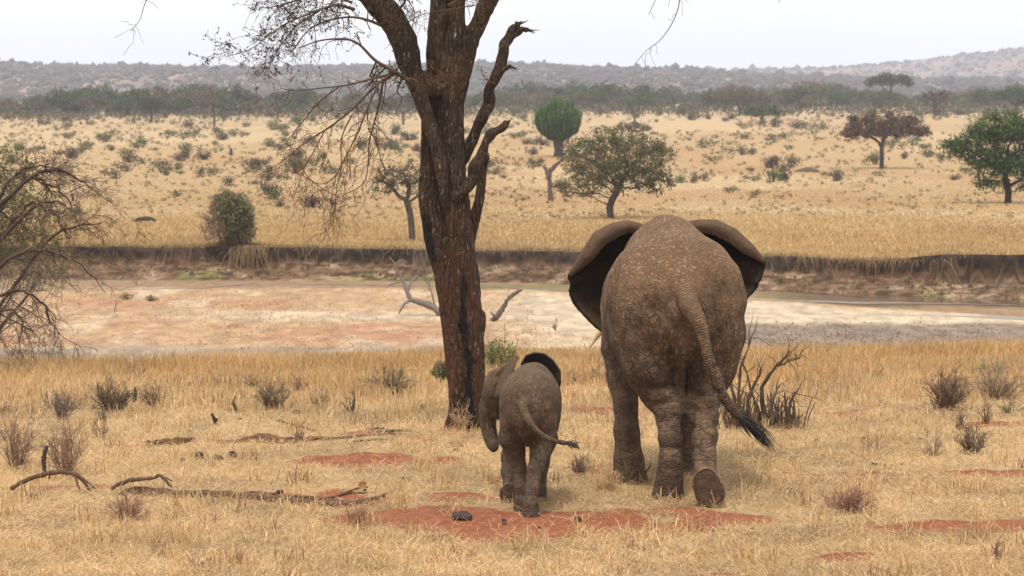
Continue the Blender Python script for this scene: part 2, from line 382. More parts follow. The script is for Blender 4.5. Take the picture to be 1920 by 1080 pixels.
def ground_tint(x, y, z):
    u, v = proj(x, y, z); sh = x.shape
    c = np.broadcast_to(np.array(STRAW), sh + (3,)).copy()
    c = lerp3(c, GOLD, sst(33, 38, y + 3 * (fbm(x * .3, y * .3, 41, 3) - .5)))
    c = lerp3(c, SOIL, 0.55 * sst(.5, .7, fbm(x * .7, y * .7, 42, 4)) * (1 - sst(36, 40, y)))
    # river bed
    n1 = fbm(x * .10, y * .05, 43, 4); n2 = fbm(x * .5, y * .16, 44, 4); n3 = fbm(x * .22, y * .13, 45, 3)
    bed = np.broadcast_to(np.array(PINK), sh + (3,)).copy()
    bed = lerp3(bed, (0.38, 0.20, 0.11), 0.9 * sst(.46, .62, n3) * (1 - sst(700, 1000, u)) * sst(545, 575, v) * (1 - sst(640, 660, v)))
    bed = lerp3(bed, WHITE, sst(.56, .68, n2) * .6)
    bed = lerp3(bed, WHITE, .95 * np.exp(-((u - 650) / 330) ** 2 - ((v - 592 + 10 * (n2 - .5)) / 9) ** 2))
    vv = v + 14 * (n2 - .5)
    bed = lerp3(bed, (0.31, 0.25, 0.19), sst(646, 655, vv) * (1 - sst(840, 960, u)) * .8)                # grey crust near the grass edge
    sand = sst(900, 1030, u + 80 * (n1 - .5)) * sst(543 + (u - 1000) * .048, 552 + (u - 1000) * .050, vv)
    bed = lerp3(bed, WHITE, sand * (1 - .35 * sst(.5, .6, n3) * (1 - sst(1300, 1400, u))))
    grav = sst(1290, 1420, u) * sst(604 + (1700 - u) * -.004, 613, vv)
    bed = lerp3(bed, (0.20, 0.145, 0.11), grav * .9)
    bed = bed * (.62 + .74 * fbm(x * 2.2, y * .9, 54, 4))[..., None]
    fb = np.interp(u, [0, 700, 1000, 1391, 1605, 1731, 1872, 2500], [541, 540, 545, 557, 574, 583, 594, 620]); flat = 1 - sst(fb - 1.5, fb + 1.5, v + 5 * (n2 - .5))       # brown mud flats below the bank
    mud = np.broadcast_to(np.array((0.27, 0.175, 0.10)), sh + (3,)).copy()
    mud = lerp3(mud, GREEN, sst(.53, .66, fbm(x * .18, y * .5, 46, 4)) * .7)
    mud = lerp3(mud, (.13, .085, .05), sst(1380, 1560, u) * (1 - sst(572, 580, vv)))
    bed = bed + (mud - bed) * flat[..., None]
    inb = sst(edge_y(x) + 1.0, edge_y(x) + 2.5, y)
    c = c + (bed - c) * inb[..., None]
    # bank
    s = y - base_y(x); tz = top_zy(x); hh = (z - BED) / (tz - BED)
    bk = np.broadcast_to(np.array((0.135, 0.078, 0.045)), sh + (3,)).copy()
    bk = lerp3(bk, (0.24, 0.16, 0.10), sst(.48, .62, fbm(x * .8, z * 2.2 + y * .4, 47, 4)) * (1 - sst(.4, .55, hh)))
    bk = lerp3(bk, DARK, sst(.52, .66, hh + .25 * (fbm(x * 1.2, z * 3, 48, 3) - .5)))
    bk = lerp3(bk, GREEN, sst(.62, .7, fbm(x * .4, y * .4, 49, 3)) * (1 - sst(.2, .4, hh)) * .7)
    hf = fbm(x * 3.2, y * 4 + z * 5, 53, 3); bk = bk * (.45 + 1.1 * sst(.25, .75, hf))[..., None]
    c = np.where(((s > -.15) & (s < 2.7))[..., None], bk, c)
    pl = np.broadcast_to(np.array((0.385, 0.255, 0.125)), sh + (3,)).copy()
    pl = lerp3(pl, (0.45, 0.32, 0.175), sst(.48, .62, fbm(x * .03, y * .012, 50, 4)) * .8)
    pl = lerp3(pl, (0.35, 0.20, 0.09), sst(.52, .66, fbm(x * .06, y * .025, 51, 4)) * .7)
    pl = lerp3(pl, (0.42, 0.305, 0.18), sst(300, 700, y) * .7)
    pale = np.exp(-((v - 392 - .02 * (u - 1400)) / 7) ** 2) * sst(1180, 1300, u) + np.exp(-((v - 405) / 6) ** 2) * np.exp(-((u - 1030) / 90) ** 2)
    pl = lerp3(pl, (0.52, 0.41, 0.27), np.clip(pale, 0, 1) * .5)
    c = np.where((s >= 2.35)[..., None], pl, c)
    return c
def build_ground():
    rows = list(np.linspace(-20, 14, 30)) + list(np.geomspace(14.2, 52, 340)) + list(np.linspace(52.4, 104, 150))
    ncol = 420; tt = np.linspace(-1, 1, ncol); tt = np.sign(tt) * np.abs(tt) ** 1.15
    def X(y): return tt * (0.235 * np.maximum(y, 0) + 7 + 0.06 * np.maximum(y - 400, 0))
    P = [np.stack([X(y), np.full(ncol, y)], 1) for y in rows]
    bx = X(118.0); by = base_y(bx)
    for s in np.linspace(0.06, 1, 14)[:-1]:
        P.append(np.stack([X(104 + 14 * s), 104 + (by - 104) * s], 1))
    for s in list(np.linspace(0, 1.3, 14)) + list(np.linspace(1.34, 2.62, 46)) + [2.8, 3.1, 3.6, 4.4, 5.5]:
        P.append(np.stack([bx, by + s], 1))
    y0 = by + 5.5
    for g in np.geomspace(0.004, 1, 190):
        y1 = y0 + (5100 - 122) * g ** 1.0
        P.append(np.stack([X(y1), y1], 1))
    P = np.array(P); x, y = P[..., 0], P[..., 1]; z = ground_z(x, y)
    nr = len(P); i, j = np.meshgrid(np.arange(nr - 1), np.arange(ncol - 1), indexing='ij'); a = i * ncol + j
    q = np.stack([a, a + 1, a + ncol + 1, a + ncol], -1).reshape(-1, 4)
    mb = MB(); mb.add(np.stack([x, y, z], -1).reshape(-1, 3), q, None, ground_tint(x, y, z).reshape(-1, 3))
    red = np.where(y < 50, red_mask(x, y), 0).ravel()
    m = NT('ground'); p = m.pos()
    n1, n2, n3 = m.noise(p, 0.9, 4), m.noise(p, 5, 5, 0.6), m.noise(p, 38, 3, 0.6)
    st = m.noise(m.vec('MULTIPLY', p, (1.0, 0.25, 1.0)), 2.2, 5, 0.65)
    c = m.vec('SCALE', m.attr('Col'), sc=m.mr(n2, .25, .75, .72, 1.28, False))
    c = m.vec('SCALE', c, sc=m.mr(st, .3, .7, .8, 1.2, False))
    c = m.vec('SCALE', c, sc=m.mr(n3, .25, .75, .75, 1.25, False))
    rm = m.math('ADD', m.attr('red', 'Fac'), m.math('MULTIPLY_ADD', n2, .9, m.math('MULTIPLY_ADD', n3, .8, -.85)))
    rm = m.mr(rm, .34, .62)
    rc = m.mix(m.mr(n2, .3, .7), (0.235, 0.068, 0.028), (0.31, 0.115, 0.055))
    rc = m.vec('SCALE', rc, sc=m.mr(n3, .25, .75, .75, 1.2, False))
    m.color(m.mix(rm, c, rc)); m.rough(0.95)
    m.bump(m.math('MULTIPLY_ADD', n3, .5, n2), 0.9, 0.06)
    tag(mb.build('ground', m.m, attrs={'red': red}), kind='structure')
build_ground()

# water: one thin sheet in the channel under the far bank
def build_water():
    us = np.linspace(-500, 2500, 420)
    def strip(name, vt, vb, zz, mat=None):
        mb = MB(); rows = []
        for v in (vt, vb):
            pts = []
            for u in us:
                vv = v(u); d = ray(u, vv); y = (zz - HC) / d[2]; pts.append((d[0] * y, y, zz))
            rows.append(pts)
        n = len(us); a = np.arange(n - 1)
        mb.add(np.array(rows).reshape(-1, 3), np.stack([a + n, a + n + 1, a + 1, a], 1))
        tag(mb.build(name, mat or M_WATER, smooth=False), kind='structure')
    m = NT('water'); m.color((0.075, 0.055, 0.038)); m.rough(0.10); m.b.inputs['Specular IOR Level'].default_value = 0.5
    m.bump(m.noise(m.vec('MULTIPLY', m.pos(), (1, 3, 1)), 2.0, 3), 0.06, 0.02)
    global M_WATER; M_WATER = m.m
    m = NT('pale_water'); m.color((0.24, 0.19, 0.14)); m.rough(0.3); m.b.inputs['Specular IOR Level'].default_value = 0.5; M_PALE_WATER = m.m  # murky water; its brighter base colour stands in for reflected sky
    z0 = BED + 0.006
    w = lambda u, s, a: a * (float(fbm(np.array([u / 90.0]), np.array([s]), 61, 5)[0]) - .5)
    strip('river_water', lambda u: np.interp(u, BU, B_V) - 3 + w(u, 0, 5), lambda u: np.interp(u, [-500, 150, 700, 1000, 1450, 1560, 1750, 1920, 2500], [519.5, 522, 524, 529.5, 546.5, 551, 571, 574, 590]) + w(u, 3, 5), z0)
    strip('shallow_water', lambda u: np.interp(u, [-500, 380, 480, 900, 1440, 1600, 1800, 1920, 2500], [541, 540.5, 532, 536, 562, 564.5, 568, 571, 589]) + w(u, 8, 5),
          lambda u: np.interp(u, [-500, 380, 480, 900, 1440, 1600, 1800, 1920, 2500], [541.7, 541.2, 532.6, 536.8, 563, 568, 569.5, 572, 590]) + w(u, 8.2, 5), z0 + .008, M_PALE_WATER)
    strip('stream_water', lambda u: np.interp(u, [-500, 1500, 1700, 1800, 1850, 1920, 2500], [588, 588, 590, 592, 592.5, 594, 620]) + w(u, 14, 3), lambda u: np.interp(u, [-500, 1500, 1700, 1800, 1850, 1920, 2500], [588.2, 588.2, 590.3, 592.5, 596, 599, 630]) + w(u, 14, 3), z0 + .004, M_PALE_WATER)
build_water()

# ------------------------------------------------------------------ hills
C1U = [-900, 0, 200, 400, 560, 700, 900, 1000, 1200, 1400, 1560, 1700, 1920, 2800]
C1V = [118, 124, 126, 129, 128, 124, 121, 125, 131, 141, 148, 150, 150, 140]
C2V = [150, 150, 148, 146, 145, 142, 138, 136, 134, 131, 129, 117, 92, 84]
def hill_z(u, y):
    zb = 3.4
    z1 = HC + (195 - np.interp(u, C1U, C1V)) * 2600 / FPX
    z2 = HC + (195 - np.interp(u, C1U, C2V)) * 4600 / FPX
    n = fbm(u / 160, y / 260, 71, 4) - .5
    a = zb + (z1 - zb) * sst(1250, 2600, y) + 7 * n * sst(1350, 1900, y) * (1 - sst(2300, 2600, y) * .75)
    b = zb + (z2 - zb) * sst(2700, 4600, y) + 10 * n * sst(2900, 3500, y) * (1 - sst(4000, 4600, y) * .7)
    return np.maximum(a, b)
def build_hills():
    us = np.linspace(-800, 2720, 260); ys = np.linspace(1240, 5000, 100)
    U, Y = np.meshgrid(us, ys); Z = hill_z(U, Y) - .8; Xh = (U - 960) / FPX * Y
    n = len(us); i, j = np.meshgrid(np.arange(len(ys) - 1), np.arange(n - 1), indexing='ij'); a = i * n + j
    mb = MB(); t = fbm(U / 40, Y / 120, 72, 4)
    c = lerp3(np.broadcast_to(np.array((0.25, 0.17, 0.125)), Z.shape + (3,)).copy(), (0.13, 0.105, 0.095), sst(.4, .6, t))
    mb.add(np.stack([Xh, Y, Z], -1).reshape(-1, 3), np.stack([a, a + 1, a + n + 1, a + n], -1).reshape(-1, 4), None, c.reshape(-1, 3))
    tag(mb.build('hills', attr_mat('hill_ground', 0.95, 0.02, 0.3)), kind='structure')
    # scrub on the hills: nobody could count it
    phi = (1 + 5 ** .5) / 2
    I = unit(np.array([(-1, phi, 0), (1, phi, 0), (-1, -phi, 0), (1, -phi, 0), (0, -1, phi), (0, 1, phi), (0, -1, -phi), (0, 1, -phi), (phi, 0, -1), (phi, 0, 1), (-phi, 0, -1), (-phi, 0, 1)]))
    T = np.array([(0, 11, 5), (0, 5, 1), (0, 1, 7), (0, 7, 10), (0, 10, 11), (1, 5, 9), (5, 11, 4), (11, 10, 2), (10, 7, 6), (7, 1, 8), (3, 9, 4), (3, 4, 2), (3, 2, 6), (3, 6, 8), (3, 8, 9), (4, 9, 5), (2, 4, 11), (6, 2, 10), (8, 6, 7), (9, 8, 1)])
    r = np.random.default_rng(3); N = 40000
    u = r.uniform(-400, 2320, N); y = np.where(r.random(N) < .72, r.uniform(1400, 2680, N), r.uniform(2900, 4650, N))
    keep = fbm(u / 60, y / 170, 75, 4) + .25 * r.random(N) > .44; u, y = u[keep], y[keep]; N = len(u)
    z = hill_z(u, y) - 1; x = (u - 960) / FPX * y
    s = r.gamma(4, .30, N) * (1 + (y - 1400) / 4200); sz = s * r.uniform(.5, .95, N)
    V = I[None] * (1 + .4 * r.normal(size=(N, 12, 1))) * np.stack([s, s, sz], 1)[:, None] + np.stack([x, y, z + sz * .6], 1)[:, None]
    col = colmix(r, N, [(0.085, .068, .070), (.068, .064, .060), (.115, .085, .082), (.055, .066, .048), (.10, .078, .080)], .2)
    mb = MB(); mb.add(V.reshape(-1, 3), None, (T[None] + 12 * np.arange(N)[:, None, None]).reshape(-1, 3), np.repeat(col, 12, 0))
    tag(mb.build('hill_scrub', M_HILLSCRUB, smooth=False), 'grey mauve thorn scrub covering the distant hills', 'scrub', kind='stuff')
build_hills()

# ------------------------------------------------------------------ haze
def build_haze():
    x0, x1, y0, y1, z0, z1 = -1900, 1900, -60, 5250, -5.5, 112
    mb = MB(); mb.add([(x, y, z) for x in (x0, x1) for y in (y0, y1) for z in (z0, z1)],
                      [(0, 1, 3, 2), (4, 6, 7, 5), (0, 4, 5, 1), (2, 3, 7, 6), (0, 2, 6, 4), (1, 5, 7, 3)])
    m = NT('haze'); m.t.nodes.remove(m.b); v = m.n('VolumePrincipled')
    v.inputs['Color'].default_value = (0.80, 0.865, 0.99, 1); v.inputs['Density'].default_value = HAZE; v.inputs['Anisotropy'].default_value = 0.1
    m.t.links.new(v.outputs[0], m.o.inputs['Volume'])
    tag(mb.build('haze', m.m, smooth=False), 'pale dry season haze over the plain', 'haze', kind='stuff')
HAZE = 1.8e-4
build_haze()
# ------------------------------------------------------------------ elephants
def skin_mat(name, sc, bare, dust, dusty):
    m = NT(name); p = m.obj(); at_ = m.sep(m.attr('Skin')); dark, dst, sole = at_[0], at_[1], at_[2]
    leg = m.attr('leg', 'Fac'); ring = m.attr('ring', 'Fac')
    w = m.vec('SCALE', m.vec('SUBTRACT', m.noise(p, 5 * sc, 3, out='Color'), (.5, .5, .5)), sc=.14 / sc)
    w = m.vec('ADD', w, m.vec('SCALE', m.vec('SUBTRACT', m.noise(p, 22 * sc, 2, out='Color'), (.5, .5, .5)), sc=.03 / sc))
    pw = m.vec('ADD', p, w)
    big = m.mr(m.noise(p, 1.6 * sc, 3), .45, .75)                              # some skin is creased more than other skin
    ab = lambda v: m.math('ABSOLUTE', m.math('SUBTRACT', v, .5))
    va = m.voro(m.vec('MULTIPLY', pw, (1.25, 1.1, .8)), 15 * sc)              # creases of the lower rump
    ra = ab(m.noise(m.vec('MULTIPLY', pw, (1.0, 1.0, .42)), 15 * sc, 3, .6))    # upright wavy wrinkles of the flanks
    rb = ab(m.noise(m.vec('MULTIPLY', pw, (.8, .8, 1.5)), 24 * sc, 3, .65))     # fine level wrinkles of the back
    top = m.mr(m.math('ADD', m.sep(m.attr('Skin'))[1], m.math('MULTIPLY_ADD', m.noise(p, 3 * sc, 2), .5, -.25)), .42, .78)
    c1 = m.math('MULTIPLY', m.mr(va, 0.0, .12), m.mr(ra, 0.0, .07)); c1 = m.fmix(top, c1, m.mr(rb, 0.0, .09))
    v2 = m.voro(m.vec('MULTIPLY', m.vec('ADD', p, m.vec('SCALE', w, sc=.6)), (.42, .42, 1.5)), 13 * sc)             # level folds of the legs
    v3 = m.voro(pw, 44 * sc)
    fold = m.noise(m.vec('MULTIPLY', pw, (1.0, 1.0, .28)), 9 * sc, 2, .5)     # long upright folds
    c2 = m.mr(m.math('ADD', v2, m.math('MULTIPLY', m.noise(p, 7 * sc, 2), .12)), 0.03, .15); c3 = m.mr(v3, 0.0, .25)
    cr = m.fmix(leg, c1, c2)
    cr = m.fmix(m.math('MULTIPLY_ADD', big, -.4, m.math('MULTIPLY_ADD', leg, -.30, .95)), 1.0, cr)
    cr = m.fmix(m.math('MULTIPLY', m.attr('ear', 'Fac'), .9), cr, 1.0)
    rg = m.math('SINE', m.math('MULTIPLY', ring, 2 * math.pi / (.022 / sc)))
    rgm = m.mr(ring, 0.001, .03); rg = m.math('MULTIPLY', rg, m.math('MULTIPLY', rgm, .18))
    h = m.math('ADD', m.math('MULTIPLY_ADD', cr, .75, m.math('MULTIPLY', c3, .22)), rg)
    h = m.math('MULTIPLY_ADD', fold, 1.1, h); h = m.math('MULTIPLY_ADD', m.noise(p, 120 * sc, 2), .18, h)
    h = m.math('MULTIPLY', h, m.math('MULTIPLY_ADD', m.math('MAXIMUM', m.attr('ear', 'Fac'), sole), -.8, 1.0))
    m.bump(h, 1.0, .045 / sc)
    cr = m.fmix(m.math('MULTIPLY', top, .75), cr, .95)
    n1, n2 = m.noise(p, 2.3 * sc, 5, .6), m.noise(p, 14 * sc, 4, .6)
    dm = m.math('ADD', dst, m.math('MULTIPLY_ADD', n1, 1.3, m.math('MULTIPLY_ADD', n2, .8, -1.05)))
    dm = m.math('MULTIPLY', m.mr(dm, .05, .85), m.math('MULTIPLY_ADD', cr, .45, .55))   # dust thinned along the cracks: crease shade put into the colour
    dm = m.math('MULTIPLY', dm, m.math('MULTIPLY_ADD', m.attr('ear', 'Fac'), -.75 * dusty, dusty))
    c = m.mix(m.mr(n2, .3, .7), tuple(x * .8 for x in bare), tuple(x * 1.2 for x in bare))
    c = m.vec('SCALE', c, sc=m.math('MULTIPLY_ADD', cr, .42, .68))  # bare skin painted darker in the cracks, standing in for wrinkle shadow
    c = m.mix(dm, c, m.mix(m.mr(n1, .35, .65), dust, tuple(a * b for a, b in zip(dust, (1.25, 1.3, 1.4)))))
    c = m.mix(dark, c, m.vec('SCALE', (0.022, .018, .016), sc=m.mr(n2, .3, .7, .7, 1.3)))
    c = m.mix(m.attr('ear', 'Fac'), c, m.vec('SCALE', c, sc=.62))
    c = m.mix(sole, c, m.mix(m.mr(n2, .35, .65), (0.085, .042, .022), (.048, .028, .018)))
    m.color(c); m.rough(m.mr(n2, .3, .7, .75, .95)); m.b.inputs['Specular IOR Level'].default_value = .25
    return m.m
def resample(P, n):
    P = np.asarray(P, float); L = np.concatenate([[0], np.cumsum(np.linalg.norm(np.diff(P, axis=0), axis=1))]); t = np.linspace(0, L[-1], n)
    return np.stack([np.interp(t, L, P[:, i]) for i in range(P.shape[1])], 1)
def sheet(root, rim, bulge, n=110, m=90, freq=0.0, amp=0.0, jit=None):
    A, B = resample(root, n), resample(rim, n); t = np.linspace(0, 1, m)[:, None, None]
    P = A[None] * (1 - t) + B[None] * t
    P = (P + np.asarray(bulge)[None, None] * (4 * t * (1 - t)))
    if jit is not None: P += jit[None] * t ** 10
    if amp: P[..., 1] += amp * np.sin(np.arange(n) * freq)[None] * t[..., 0] ** 2
    return P.reshape(-1, 3)
def roll(path, R, nrm, n=140):                                  # rim of the ear folded back towards the rump
    P = resample(np.column_stack([path, R]), n); P, Rr = P[:, :3], P[:, 3]
    T = unit(np.gradient(P, axis=0)); N = np.cross(T, [0, 1.0, 0]); N = unit(N); N *= np.sign(N @ np.asarray(nrm))[:, None]
    out = []
    for f in np.linspace(-.15, 1.0, 22):
        a = f * np.pi
        out.append(P - N * Rr[:, None] + Rr[:, None] * (np.cos(a) * np.array([0, 1.0, 0]) + np.sin(a) * N) - np.array([0, 1.0, 0]) * Rr[:, None])
    for g in np.linspace(.1, .9, 8):                            # the hanging lip of the fold
        out.append(P - N * Rr[:, None] * (1 + g) - np.array([0, 2.0, 0]) * Rr[:, None] + np.array([0, .5, 0]) * (g * Rr)[:, None])
    return np.concatenate(out)
def leg(g, P, R, k=.10, toe=None):
    g.chain(P, R, k)
def finish(g, ears, rolls, tailP, tailR, soles, legz, mat, parent, h, dark_pts=None, dusty_top=2.0):
    V, Q = g.mesh(); V = relax(V, Q, 2, .5)
    N = vnormals(V, Q); n = len(V)
    dark = np.zeros(n)
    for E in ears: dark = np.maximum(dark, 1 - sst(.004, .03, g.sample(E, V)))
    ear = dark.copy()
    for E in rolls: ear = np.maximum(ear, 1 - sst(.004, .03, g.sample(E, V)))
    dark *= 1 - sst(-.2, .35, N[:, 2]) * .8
    dst = sst(.2 * dusty_top, dusty_top, V[:, 2]) * .55 + .35 * sst(.0, .7, N[:, 2])
    sole = np.zeros(n)
    for c, ax, r in soles:
        d = V - c; sole = np.maximum(sole, sst(.8, .92, N @ ax) * (np.linalg.norm(d - np.outer(d @ ax, ax), axis=1) < r) * (np.abs(d @ ax) < r * .45))
    T, TR = smooth_path(tailP, tailR, 6); L = np.concatenate([[0], np.cumsum(np.linalg.norm(np.diff(T, axis=0), axis=1))])
    D = np.linalg.norm(V[:, None] - T[None], axis=2) if n * len(T) < 2e7 else np.stack([np.linalg.norm(V - t, axis=1) for t in T], 1)
    k = np.argmin(D, 1); on = D[np.arange(n), k] < TR[k] * 1.5
    a0, a1 = k.clip(0, len(T) - 2), (k + 1).clip(1, len(T) - 1); d = T[a1] - T[a0]; dl = np.linalg.norm(d, axis=1)
    arc = L[a0] + np.clip(np.sum((V - T[a0]) * d, 1) / (dl + 1e-6), -1, 1)
    ring = np.where(on, arc + .03, 0.0)
    lg = (1 - sst(legz[0], legz[1], V[:, 2])) * (1 - on)
    V = V + N * ((noise3(V * 4 / legz[1], 5) - .5) * .022 * legz[1] + (noise3(V * 11 / legz[1], 6) - .5) * .012 * legz[1])[:, None] * (1 - ear[:, None])
    mb = MB(); mb.add(V, Q)
    return mb.build('body', mat, parent, attrs={'Skin': np.stack([dark, dst.clip(0, 1), sole, np.ones(n)], 1), 'ring': ring, 'leg': lg, 'ear': ear})

def adult():
    p = at(1279, 938)
    root = empty('elephant', p, 'large adult elephant seen from behind with both ears spread, walking away', 'elephant', None, math.radians(2.7))
    g = SDF((-1.0, -.85, -.03), (1.22, 3.6, 2.66), .016)
    # trunk of the body
    g.ell((-.02, .52, 1.80), (.63, .60, .62), 2.3, .02)
    g.ell((0.01, 1.15, 1.68), (.655, .92, .66), 2.25, .2)
    g.ell((.05, 1.95, 1.68), (.50, .55, .74), 2.2, .25)
    g.chain([(0, .22, 2.12), (.02, .7, 2.36), (.05, 1.5, 2.36), (.09, 2.2, 2.3)], [.13, .11, .12, .15], .20)
    g.chain([(.015, -.03, 1.93), (.01, .06, 2.12), (.01, .22, 2.28), (.02, .5, 2.425), (.03, .9, 2.475), (.05, 1.4, 2.46)], [.07, .06, .05, .045, .045, .05], .07)
    g.cap((.07, 2.1, 2.1), (.10, 2.7, 2.12), .36, .33, .2)
    g.ell((.10, 2.75, 2.08), (.32, .36, .34), 2.1, .15)
    g.chain([(.08, 2.35, 2.36), (.075, 2.65, 2.405), (.075, 2.85, 2.38)], [.05, .075, .07], .09)
    g.chain([(.09, 2.98, 1.98), (.07, 3.12, 1.6), (.10, 3.18, 1.3), (.12, 3.12, 1.05), (.12, 3.0, .98)], [.24, .19, .15, .115, .08], .1)
    g.cap((-.07, 2.95, 1.75), (-.22, 3.05, 1.55), .13, .10, .08); g.cap((.25, 2.95, 1.75), (.38, 3.05, 1.55), .13, .10, .08)
    # left hind leg, standing
    g.chain([(-.28, .42, 1.46), (-.235, .38, 1.2), (-.185, .32, .96), (-.11, .22, .76), (-.10, .08, .55), (-.10, .02, .34), (-.105, .02, .2)],
            [.345, .272, .172, .110, .100, .100, .112], .07)
    g.chain([(-.11, .02, .22), (-.125, .06, .03)], [.115, .158], .06)
    # right hind leg, trailing, heel up
    g.chain([(.29, .42, 1.46), (.27, .40, 1.18), (.235, .34, .95), (.21, .18, .77), (.19, -.06, .58), (.18, -.24, .42), (.178, -.33, .33)],
            [.345, .262, .168, .124, .106, .099, .104], .07)
    F = np.ones_like(g.F); ax = unit(np.array([-.14, -.93, .26])); c0 = np.array([.18, -.48, .165])
    ct, cb = c0 + np.array((-.012, .0, .055)), c0 + np.array((.022, 0, -.04))
    g.cap(ct - ax * .17 + np.array((0, .03, .07)), ct, .112, .122, .05, F); g.cap(cb - ax * .10 + np.array((0, 0, .02)), cb, .128, .140, .05, F)
    q, X, Y, Z = g.box(c0 - .5, c0 + .5)
    F[q] = -smin(-F[q], -((X - c0[0]) * ax[0] + (Y - c0[1]) * ax[1] + (Z - c0[2]) * ax[2] - .035), .025)
    g.F[...] = smin(g.F, F, .045)
    # left fore leg, standing; right fore leg, hidden behind
    g.chain([(-.36, 1.7, 1.55), (-.42, 1.5, 1.28), (-.425, 1.35, .98), (-.415, 1.2, .76), (-.40, 1.13, .5), (-.39, 1.12, .25)], [.26, .19, .15, .118, .118, .125], .05)
    g.chain([(-.39, 1.12, .22), (-.38, 1.12, .03)], [.13, .168], .06)
    g.chain([(.33, 1.75, 1.4), (.25, 1.75, 1.05), (.19, 1.75, .7), (.17, 1.8, .25), (.17, 1.83, .03)], [.26, .19, .145, .125, .165], .08)
    # rump: tail head, folds under the tail
    g.cap((.0, .0, 2.0), (.02, -.10, 1.83), .11, .10, .10)
    g.cap((-.04, -.02, 1.76), (.02, -.02, 1.66), .10, .09, .06)
    D = np.ones_like(g.F); g.chain([(.0, -.13, 1.60), (-.0, -.05, 1.35), (.02, .08, 1.05)], [.06, .13, .15], .05, D)
    q = slice(None); g.F[...] = -smin(-g.F, D, .09)
    g.chain([(.0, .0, 1.64), (-.005, .12, 1.35), (0.0, .2, 1.05), (.015, .22, .87), (.01, .21, .80)], [.06, .065, .05, .036, .043], .05)
    g.cap((-.075, -.02, 1.80), (-.03, -.08, 1.70), .085, .075, .05)
    g.chain([(-.42, .30, 2.0), (-.47, .36, 1.8)], [.10, .12], .14); g.chain([(.42, .30, 2.0), (.47, .36, 1.8)], [.10, .12], .14)
    D = np.ones_like(g.F); g.chain([(.035, .10, 1.22), (.035, .12, 1.02), (.045, .08, .82), (.045, .05, .7)], [.045, .06, .065, .05], .04, D); g.chain([(.045, -.35, 1.1), (.04, -.25, .86), (.045, -.3, .6), (.04, -.3, .25)], [.03, .035, .03, .02], .03, D); g.chain([(.045, .05, 1.05), (.04, .05, .82), (.045, .0, .6), (.04, -.05, .25)], [.03, .045, .045, .03], .03, D)
    g.F[...] = -smin(-g.F, D, .05)
    TP = [(.015, -.06, 1.87), (.05, -.20, 1.76), (.125, -.28, 1.62), (.185, -.29, 1.40), (.245, -.29, 1.2), (.33, -.30, 1.0), (.42, -.31, .86), (.51, -.32, .775)]
    TR = [.105, .085, .068, .057, .048, .038, .03, .024]
    t, r = smooth_path(TP, TR, 4); g.chain(t, r, .025)
    # ears
    y = 2.42
    rimL = [(-.22, y, 2.43), (-.42, y, 2.42), (-.63, y, 2.33), (-.76, y - .05, 2.13), (-.885, y - .08, 1.92), (-.855, y - .05, 1.72), (-.77, y, 1.56), (-.665, y + .03, 1.45), (-.55, y + .06, 1.36), (-.42, y + .08, 1.26), (-.30, y + .1, 1.3)]
    rotL = [(-.05, y + .12, 2.34), (-.12, y + .15, 2.28), (-.16, y + .18, 2.2), (-.17, y + .2, 2.1), (-.17, y + .2, 2.0), (-.17, y + .22, 1.9), (-.16, y + .24, 1.8), (-.16, y + .26, 1.75)]
    rimR = [(.30, y, 2.44), (.55, y, 2.45), (.77, y, 2.36), (.92, y - .05, 2.22), (1.06, y - .1, 2.055), (1.035, y - .08, 1.88), (.95, y - .02, 1.75), (.85, y + .02, 1.62), (.72, y + .05, 1.45), (.55, y + .08, 1.3), (.42, y + .1, 1.3)]
    rotR = [(a[0] * -1 + .2, a[1], a[2]) for a in rotL]
    ears = []
    rs = np.random.default_rng(5)
    for rim, rot in ((rimL, rotL), (rimR, rotR)):
        rim = np.array(rim); rr = resample(rim, 130); low = sst(2.05, 1.85, rr[:, 2])
        jj = np.zeros((130, 3)); jj[:, 0] = np.sign(rim[4, 0]) * low * (.05 * (fbm(np.arange(130) * .22, np.zeros(130), int(rim[4, 0] > 0) + 3, 3) - .5))
        ears.append(g.pts(sheet(rot, rr, (0, .10, 0), 130, 110, jit=jj), .016, .03))
    D = np.ones_like(g.F); fr = np.random.default_rng(4)
    Vs, Qs = g.mesh(); Ns = vnormals(Vs, Qs); Us, Ws = proj(Vs[:, 0] + root.location.x, Vs[:, 1] + root.location.y, Vs[:, 2] + root.location.z)
    vis = (Ns[:, 1] < .1) & (Vs[:, 1] < 1.3)
    def on(u, v):
        d = (Us - u) ** 2 + (Ws - v) ** 2 + np.where(vis, Vs[:, 1] * 20, 1e6); i = np.argmin(d); return Vs[i] + Ns[i] * .012
    for pts, r in ([((1262, 560), (1248, 580), (1256, 604), (1276, 614)), .020], [((1240, 520), (1228, 560), (1236, 610), (1256, 655), (1268, 700)), .014], [((1210, 560), (1204, 610), (1216, 660), (1240, 710)), .012],
                   [((1175, 600), (1172, 650), (1188, 700), (1212, 735)), .013], [((1330, 560), (1342, 600), (1344, 640), (1338, 690)), .013], [((1352, 540), (1364, 590), (1366, 640), (1356, 690)), .012],
                   [((1205, 752), (1228, 760), (1262, 754)), .014], [((1222, 782), (1245, 789), (1272, 783)), .012], [((1295, 735), (1318, 742), (1347, 734)), .015], [((1293, 765), (1316, 772), (1344, 762)), .013], [((1292, 800), (1314, 806), (1340, 798)), .012],
                   [((1300, 705), (1325, 712), (1352, 702)), .013], [((1200, 715), (1230, 728), (1262, 722)), .012], [((1148, 520), (1142, 570), (1140, 620)), .012], [((1160, 480), (1152, 530), (1152, 590)), .010], [((1232, 835), (1254, 842), (1280, 836)), .010], [((1291, 840), (1312, 846), (1336, 838)), .010]):
